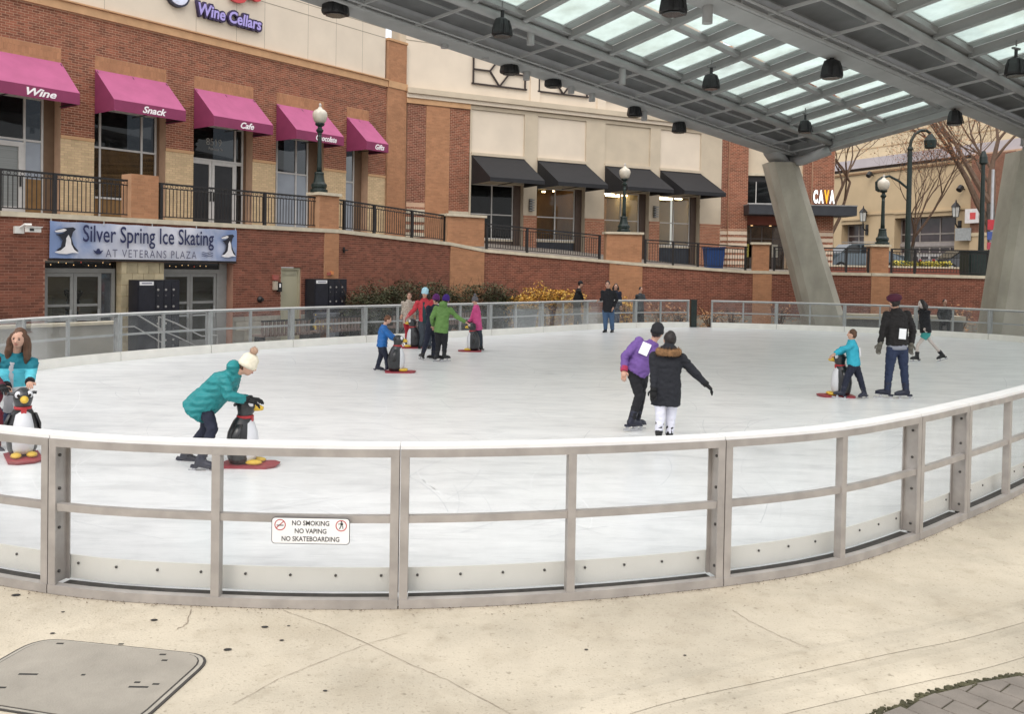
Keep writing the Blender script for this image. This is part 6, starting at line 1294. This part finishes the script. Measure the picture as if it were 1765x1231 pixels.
        if pom:
            pc=c+hu*.175*k-hf*.01*k; pb_=MB(); pb_.ell(pc,(hs,hf,hu),.045*k,.045*k,.045*k,10,7); r_=random.Random(1)
            for q in range(200):
                d=Vector((r_.gauss(0,1),r_.gauss(0,1),r_.gauss(0,1))).normalized(); e=d.cross(Z+X*.2).normalized()*.004; pb_.quad(pc+d*.035*k-e,pc+d*.035*k+e,pc+d*.062*k)
            pb_.build('pompom',pom,H_)
    if tag:
        o_=tag; c=atY(o_[0],o_[1],Y+o_[2]); # paper number on the back, rests on the coat
        bc_=pv.lerp(nk,o_[3])-fw*(.145*k*coatw)+sr*((c-pv.lerp(nk,o_[3])).dot(sr)); mb=MB(); ww,hh=.055*k*1.15,.075*k*1.15; R_=sr*math.cos(o_[4])+up*math.sin(o_[4]); U_=up*math.cos(o_[4])-sr*math.sin(o_[4])
        mb.hexa([bc_+R_*x*ww+U_*y*hh for x,y in ((-1,-1),(1,-1),(1,1),(-1,1))],[bc_-fw*.006+R_*x*ww+U_*y*hh for x,y in ((-1,-1),(1,-1),(1,1),(-1,1))]); mb.build('paper_number',mat('white paper',(.85,.85,.86),.6,.02),t)
    return t
GS='skaters on the ice'
teal=puffer('teal puffer',(.012,.20,.21)); cyan=cloth('cyan cloth',(.06,.42,.50)); 
tealdk=cloth('teal and cyan cloth',(.035,.30,.36))
def bandcoat(key,bands):  # real colour blocks of a garment, by height in metres
    m=cloth(key,(.5,.5,.5)); n=m.node_tree; L=n.links; tc=n.nodes.new('ShaderNodeTexCoord'); sp=n.nodes.new('ShaderNodeSeparateXYZ'); L.new(tc.outputs['Object'],sp.inputs[0]); cr=n.nodes.new('ShaderNodeValToRGB'); cr.color_ramp.interpolation='CONSTANT'
    mr=n.nodes.new('ShaderNodeMapRange'); mr.inputs[1].default_value=0; mr.inputs[2].default_value=1.6; L.new(sp.outputs[2],mr.inputs[0]); L.new(mr.outputs[0],cr.inputs[0])
    while len(cr.color_ramp.elements)<len(bands): cr.color_ramp.elements.new(.5)
    for e,(z,c) in zip(cr.color_ramp.elements,bands): e.position=z/1.6; e.color=(*c,1)
    L.new(cr.outputs[0],n.nodes['Principled BSDF'].inputs['Base Color']); return m
gb=bandcoat('colour block jacket',[(0,(.62,.64,.64)),(.62,(.10,.50,.60)),(.85,(.015,.17,.22))])
person('girl with long brown hair in teal colour block jacket behind a penguin at left',10.4,dict(hd=(32,583,-.10),nk=(27,613,.0),pv=(20,697,.12),ela=(1,645,-.05),wra=(12,668,-.35),elb=(52,645,-.05),wrb=(51,660,-.38),kna=(22,748),ana=(20,793),knb=(36,748,.1),anb=(38,790,.1)),-78,1.5,coat=gb,legs=jean,hair=hair_br,longhair=.26,cuff=blk_cloth,torso_front=cloth('grey sweater',(.38,.38,.40)),group=GS,k=1.0)
person('skater in maroon trousers mostly outside the left edge of the photo',9.9,dict(hd=(-38,585,-.1),nk=(-36,618,0),pv=(-22,682,.1),ela=(-45,650),wra=(-30,672,-.2),elb=(-12,650),wrb=(4,668,-.25),kna=(-6,715,-.1),ana=(-8,770,-.1),knb=(-20,715,.1),anb=(-22,770,.1)),-30,1.5,coat=cloth('dark maroon cloth',(.10,.012,.025)),legs=cloth('maroon trousers',(.14,.012,.025)),glove=glovek,group=GS,legw=1.15)
cream=cloth('cream knit',(.72,.66,.52),.95,.1,.8,40,20)
person('girl in teal puffer jacket and cream bobble hat bent over a penguin',9.1,dict(hd=(427,630),nk=(403,646),pv=(353,693),ela=(393,682,-.2),wra=(425,690,-.1),elb=(396,686,.2),wrb=(430,688,.15),kna=(366,740,-.12),ana=(345,794,-.12),toa=(368,806,-.12),knb=(354,740,.14),anb=(320,783,.3),tob=(345,790,.3)),0,1.55,coat=teal,coat_hem=.13,coatw=1.28,legs=navyc,hair=hair_br,longhair=.0,hat=cream,pom=mat('beige pompom',(.42,.28,.20),.9,.2,20),glove=glovek,hood=True,group=GS,k=.93,legw=.92)
person('boy in bright blue jacket holding a black and white penguin',17.6,dict(hd=(668,551),nk=(661,563),pv=(658,596),ela=(674,582,-.1),wra=(688,589,-.05),elb=(676,580,.15),wrb=(690,586,.12),kna=(665,615,-.06),ana=(667,632,-.06),toa=(676,636),knb=(656,614,.06),anb=(650,632,.06),tob=(660,636,.06)),8,1.25,coat=cloth('bright blue cloth',(.015,.12,.37),.5),legs=navyc,hair=mat('short auburn hair',(.12,.05,.025),.7,.3,20),group=GS,coatw=1.05,k=.78)
person('child in pale beige top and red trousers behind the skater in red jacket',23,dict(hd=(705,510),nk=(704,519),pv=(703,550),ela=(695,532),wra=(692,543),elb=(712,532),wrb=(714,544),kna=(701,571),ana=(700,589),knb=(708,571),anb=(709,589)),-85,1.35,coat=cloth('beige patterned cloth',(.42,.36,.30),.8,.3,.4,9,30),coat_hem=.12,legs=cloth('red trousers',(.36,.02,.035)),hair=hair_br,group=GS,boots=bootk)
person('woman in red jacket, dark overalls and pale blue winged hat',22.5,dict(hd=(732,505,-.05),nk=(731,517),pv=(733,553),ela=(714,533),wra=(703,545),elb=(747,536),wrb=(744,552),kna=(727,578),ana=(724,597),knb=(739,578),anb=(740,597)),-95,1.7,coat=cloth('coral red cloth',(.48,.045,.06)),legs=cloth('grey overalls',(.055,.065,.08)),torso_front=cloth('dark green and navy bib',(.02,.05,.06)),hair=hair_dk,hat=cloth('pale blue knit',(.40,.62,.72)),glove=cloth('pink glove',(.5,.15,.15)),group=GS,legw=1.15,boots=bootk,longhair=.1)
person('skater in dark navy coat and purple hat behind the skater in green',19.9,dict(hd=(751,516),nk=(750,528),pv=(744,565),ela=(738,548),wra=(737,563),elb=(758,548),wrb=(757,562),kna=(735,588,-.1),ana=(728,611,-.1),toa=(724,620),knb=(748,592,.1),anb=(746,613,.1),tob=(741,620,.1)),120,1.5,coat=navyc,coat_hem=.12,legs=navyc,hat=cloth('purple red knit',(.10,.015,.12)),group=GS,boots=bootk)
person('skater in lime green jacket and purple hat seen from behind, one arm stretched right',19.4,dict(hd=(768,517),nk=(764,528),pv=(760,568),ela=(744,548,-.05),wra=(746,562,.15),elb=(785,545),wrb=(803,556),kna=(755,595),ana=(753,613),toa=(759,618),knb=(766,595),anb=(765,613),tob=(774,618)),80,1.5,coat=cloth('lime green cloth',(.12,.235,.06),.6),coat_hem=.05,coatw=1.05,legs=blk_cloth,hat=cloth('purple knit',(.045,.012,.17)),group=GS,hood=True,boots=bootk,face=False)
person('child in hot pink coat and grey bobble hat with a penguin',22.1,dict(hd=(818,518),nk=(820,528),pv=(823,562),ela=(813,546),wra=(807,556),elb=(822,546,.15),wrb=(812,556,.15),kna=(823,582),ana=(825,598),knb=(828,582,.1),anb=(829,598,.1)),172,1.35,coat=cloth('hot pink cloth',(.55,.07,.22),.6),coat_hem=.10,legs=cloth('charcoal trousers',(.035,.045,.06)),hat=cloth('grey knit',(.12,.11,.12)),pom=mat('grey pompom',(.15,.14,.15),.9),hair=hair_dk,glove=glovek,group=GS,boots=bootk)
person('man in black coat and blue jeans standing by the far barrier',29.2,dict(hd=(1047,491),nk=(1048,500),pv=(1048,534),ela=(1038,515),wra=(1033,517,.1),elb=(1063,517),wrb=(1056,530,-.1),kna=(1043,553),ana=(1043,569),toa=(1038,572,-.1),knb=(1054,553),anb=(1055,569),tob=(1052,572,-.1)),-100,1.75,coat=blk_cloth,coat_hem=.05,coatw=1.1,legs=cloth('mid blue denim',(.06,.11,.20)),group=GS,boots=bootk,legw=1.15)
purp=cloth('purple jumper',(.145,.075,.27),.8)
person('skater in purple jumper and black hat leaning against the skater in black parka',11.6,dict(hd=(1132,573),nk=(1124,594),pv=(1097,637),ela=(1076,615,-.05),wra=(1075,640,-.15),elb=(1140,612,.1),wrb=(1152,628,.2),kna=(1101,683,-.06),ana=(1088,725,-.08),toa=(1100,735,-.1),knb=(1104,683,.10),anb=(1097,724,.08),tob=(1110,733,.1)),70,1.58,coat=purp,coat_hem=.03,coatw=1.04,legs=blk_cloth,hat=blk_cloth,tag=(1114,601,0,.74,.14),group=GS,boots=bootm,cuff=cloth('pink cuff',(.35,.03,.08)),legw=1.,face=False,k=.95)
fleece=cloth('white leggings',(.66,.66,.74))
person('girl in long black parka with brown fur hood trim and white leggings',10.8,dict(hd=(1154,586),nk=(1151,608),pv=(1148,668),ela=(1192,638),wra=(1216,662),elb=(1127,640,-.05),wrb=(1126,672,-.1),kna=(1138,716,-.05),ana=(1135,745,-.05),toa=(1133,755,.1),knb=(1156,716,.05),anb=(1153,748,.05),tob=(1156,757,.2)),85,1.5,coat=cloth('black parka',(.014,.015,.02)),coat_hem=.21,coatw=1.12,legs=fleece,hair=hair_dk,fur=mat('brown fur',(.22,.12,.055),.95,.3,25),glove=glovek,group=GS,boots=bootk,face=False,k=.93,hood=True)
person('child in cyan shirt leaning on a penguin beside the woman in maroon beret',14.9,dict(hd=(1468,577),nk=(1467,589),pv=(1471,628),ela=(1448,603,-.03),wra=(1437,611,-.05),elb=(1452,606,.15),wrb=(1438,612,.18),kna=(1459,653),ana=(1452,676),toa=(1444,682),knb=(1482,653,.05),anb=(1489,677,.05),tob=(1495,684,-.1)),150,1.3,coat=cloth('cyan shirt',(.03,.36,.48),.7),legs=navyc,hair=mat('short brown hair',(.09,.045,.025),.7,.3,20),tag=(1476,607,0,.52,.1),group=GS,face=False,k=.80)
person('woman in maroon beret, black jacket and jeans seen from behind',15.0,dict(hd=(1541,521),nk=(1545,536),pv=(1546,598),ela=(1522,570),wra=(1516,594),elb=(1573,570),wrb=(1570,594),kna=(1532,640),ana=(1529,673),toa=(1518,680,-.05),knb=(1558,640),anb=(1561,674),tob=(1562,684,-.2)),100,1.75,coat=cloth('black wool jacket',(.016,.014,.014)),coat_hem=-.06,coatw=1.08,legs=jean,hair=hair_dk,hat=cloth('maroon felt',(.07,.012,.028)),hatkind='beret',glove=cloth('grey green glove',(.13,.12,.10)),lowcol=cloth('pale grey shirt',(.28,.29,.34)),tag=(1545,572,0,.38,-.12),group=GS,boots=bootm,face=False,legw=.98)
person('girl in black top and teal shorts gliding left with one leg back',21.3,dict(hd=(1588,524),nk=(1592,534),pv=(1595,573),ela=(1590,550,-.05),wra=(1594,565,-.1),elb=(1598,550,.1),wrb=(1600,566,.1),kna=(1581,596),ana=(1580,615),toa=(1570,620),knb=(1606,592,.05),anb=(1624,612,.05),tob=(1616,618,.05)),185,1.5,coat=blk_cloth,coat_hem=-.02,legs=cloth('teal shorts',(.05,.30,.28)),bare=True,hair=hair_dk,longhair=.12,group=GS,boots=bootk,sk=mat('pale tights',(.55,.47,.43),.7),legw=.8)
GO='people standing outside the far barrier'; zz=-.45
person('woman with dark hair and red scarf just behind the man in jeans, outside the rink',33.4,dict(hd=(1061,494),nk=(1060,502),pv=(1060,533),ela=(1069,515),wra=(1070,528),elb=(1054,515),wrb=(1055,528),kna=(1058,556),ana=(1058,574),knb=(1064,556),anb=(1064,574)),-90,1.65,zz,coat=navyc,legs=jean,hair=hair_dk,longhair=.1,collar=cloth('red scarf',(.4,.04,.05)),group=GO,skates=False)
person('figure in black coat and dark cap walking outside the rink by the yellow shrubs',34,dict(hd=(1000,490),nk=(997,499),pv=(994,530),ela=(990,515),wra=(989,528),elb=(1003,514),wrb=(1006,527),kna=(992,553),ana=(988,572),knb=(999,553),anb=(1001,572)),5,1.7,zz,coat=cloth('black coat',(.010,.010,.011)),coat_hem=.2,coatw=1.1,legs=blk_cloth,hat=blk_cloth,hatkind='cap',group=GO,skates=False)
person('person in grey coat with dark hair outside the rink, left of the opening',34.5,dict(hd=(1104,499),nk=(1103,507),pv=(1103,535),ela=(1096,515),wra=(1090,520),elb=(1110,515),wrb=(1118,520),kna=(1101,557),ana=(1101,573),knb=(1107,557),anb=(1107,573)),-60,1.5,zz,coat=cloth('grey coat',(.05,.055,.06)),legs=blk_cloth,hair=hair_dk,group=GO,skates=False)
person('dark dressed person sitting on the low wall at far right outside the rink',33.6,dict(hd=(1628,521),nk=(1628,530),pv=(1627,556),ela=(1617,543),wra=(1621,553,-.25),elb=(1639,543),wrb=(1635,553,-.25),kna=(1621,556,-.45),ana=(1621,576,-.45),knb=(1634,556,-.45),anb=(1634,576,-.45)),-90,1.65,zz,coat=blk_cloth,legs=blk_cloth,hair=hair_dk,group=GO,skates=False)
sp_=FW.pt(2.05,-1.4,0); person('dark haired person seen through the left glass door',sp_.y,dict(hd=(127,489),nk=(126,500),pv=(123,535),ela=(119,515),wra=(117,530),elb=(132,514),wrb=(134,528),kna=(121,560),ana=(120,585),knb=(127,560),anb=(128,585)),-70,1.6,-.45,coat=blk_cloth,legs=jean,hair=hair_dk,group='people inside',skates=False,face=False)
# ------------------------------------------------------------------ penguin skating aids
pk=mat('black penguin plastic',(.018,.018,.02),.28,.15,5,spec=.6); pw=mat('white penguin plastic',(.62,.62,.64),.35,.05,5,spec=.5); py_=mat('yellow penguin plastic',(.62,.40,.045),.4,.1,6); pr=mat('red plastic sled',(.30,.035,.05),.45,.1,6,stain=.15)
def penguin():
    t=thing('penguin_skate_aid','x','skating aid',(0,0,0),0,'penguin skating aids'); Yv=Vector((0,1,0)); sec=lambda x,z,w_,d:(Vector((x,0,z)),Yv,X,w_,d)
    MB().loft([sec(-.02,.045,.12,.12),sec(-.02,.10,.145,.14),sec(-.025,.25,.16,.155),sec(-.02,.38,.145,.14),sec(.0,.50,.105,.105),sec(.02,.56,.075,.078),sec(.035,.60,.085,.09),sec(.045,.66,.098,.112),sec(.04,.72,.085,.10),sec(.03,.765,.03,.035)],18).build('body',pk,t,smooth=True)
    MB().loft([sec(.045,.06,.09,.092),sec(.055,.12,.108,.112),sec(.058,.26,.118,.120),sec(.06,.38,.100,.105),sec(.05,.48,.08,.08),sec(.045,.53,.05,.05)],16).build('belly',pw,t,smooth=True)
    MB().tube([(.10,0,.655),(.17,0,.65),(.225,0,.64)],[.045,.04,.02],10).build('beak',py_,t,smooth=True)
    MB().loft([sec(.025,.535,.085,.088),sec(.025,.565,.088,.092)],16).build('neck_band',mat('red neck band',(.40,.03,.035),.5),t,smooth=True); MB().hexa([(.10,-.02,.44),(.115,-.02,.44),(.115,.02,.44),(.10,.02,.44)],[(.095,-.03,.56),(.115,-.03,.56),(.115,.03,.56),(.095,.03,.56)]).build('tie',mat('red neck band'),t)
    for s_ in (-1,1):
        e=MB().ell((.105,s_*.055,.70),(Yv,X,Z),.032,.035,.040,10,7).build('eye',pw,t,smooth=True); MB().ell((.137,s_*.055,.695),(Yv,X,Z),.014,.008,.018,8,5).build('pupil',eyem,e)
        MB().loft([(Vector((.0,s_*.12,.48)),X,Yv,.04,.02),(Vector((-.03,s_*.165,.36)),X,Yv,.055,.02),(Vector((-.05,s_*.175,.24)),X,Yv,.03,.012)],8).build('flipper',pk,t,smooth=True)
        MB().tube([(-.03,s_*.06,.69),(-.05,s_*.115,.70),(-.045,s_*.14,.695)],.018,6).build('handle',pk,t)
        MB().ell((.15,s_*.075,.055),(Yv,X,Z),.055,.095,.030,10,6).build('foot',py_,t,smooth=True)
    o=[(-.22,-.10),(-.18,-.16),(.30,-.16),(.38,-.08),(.38,.08),(.30,.16),(-.18,.16),(-.22,.10)]
    mb=MB(); mb.v=[(x,y,.0) for x,y in o]+[(x*1.04+.01,y*1.05,.03) for x,y in o]; mb.f=[tuple(range(7,-1,-1)),tuple(range(8,16))]+[(i,(i+1)%8,8+(i+1)%8,8+i) for i in range(8)]; mb.m=[0]*10; mb.build('sled_base',pr,t)
    return t
pg=penguin(); tree={}; walk(pg)
PG=[(38,789,-55,1.0,'black and white penguin aid facing the camera in front of the girl with brown hair'),(417,803,0,.96,'black and white penguin aid held by the girl in teal puffer jacket'),(682,642,5,.98,'penguin aid in front of the boy in bright blue jacket'),(712,600,190,1,'penguin aid between the child in red trousers and the woman in red jacket'),(815,606,180,.95,'penguin aid held by the child in hot pink coat'),(1449,684,175,1.0,'penguin aid under the child in cyan shirt')]
for k,(px,py,rz,sc,lb) in enumerate(PG):
    q=atZ(px,py,.02)
    if k==0: pg.matrix_world=Matrix.Translation(q)@Matrix.Rotation(math.radians(rz),4,'Z'); WM[pg.name]=pg.matrix_world; pg['label']=lb
    else: copy_tree(pg,q,math.radians(rz),sc,label=lb,tree=tree)
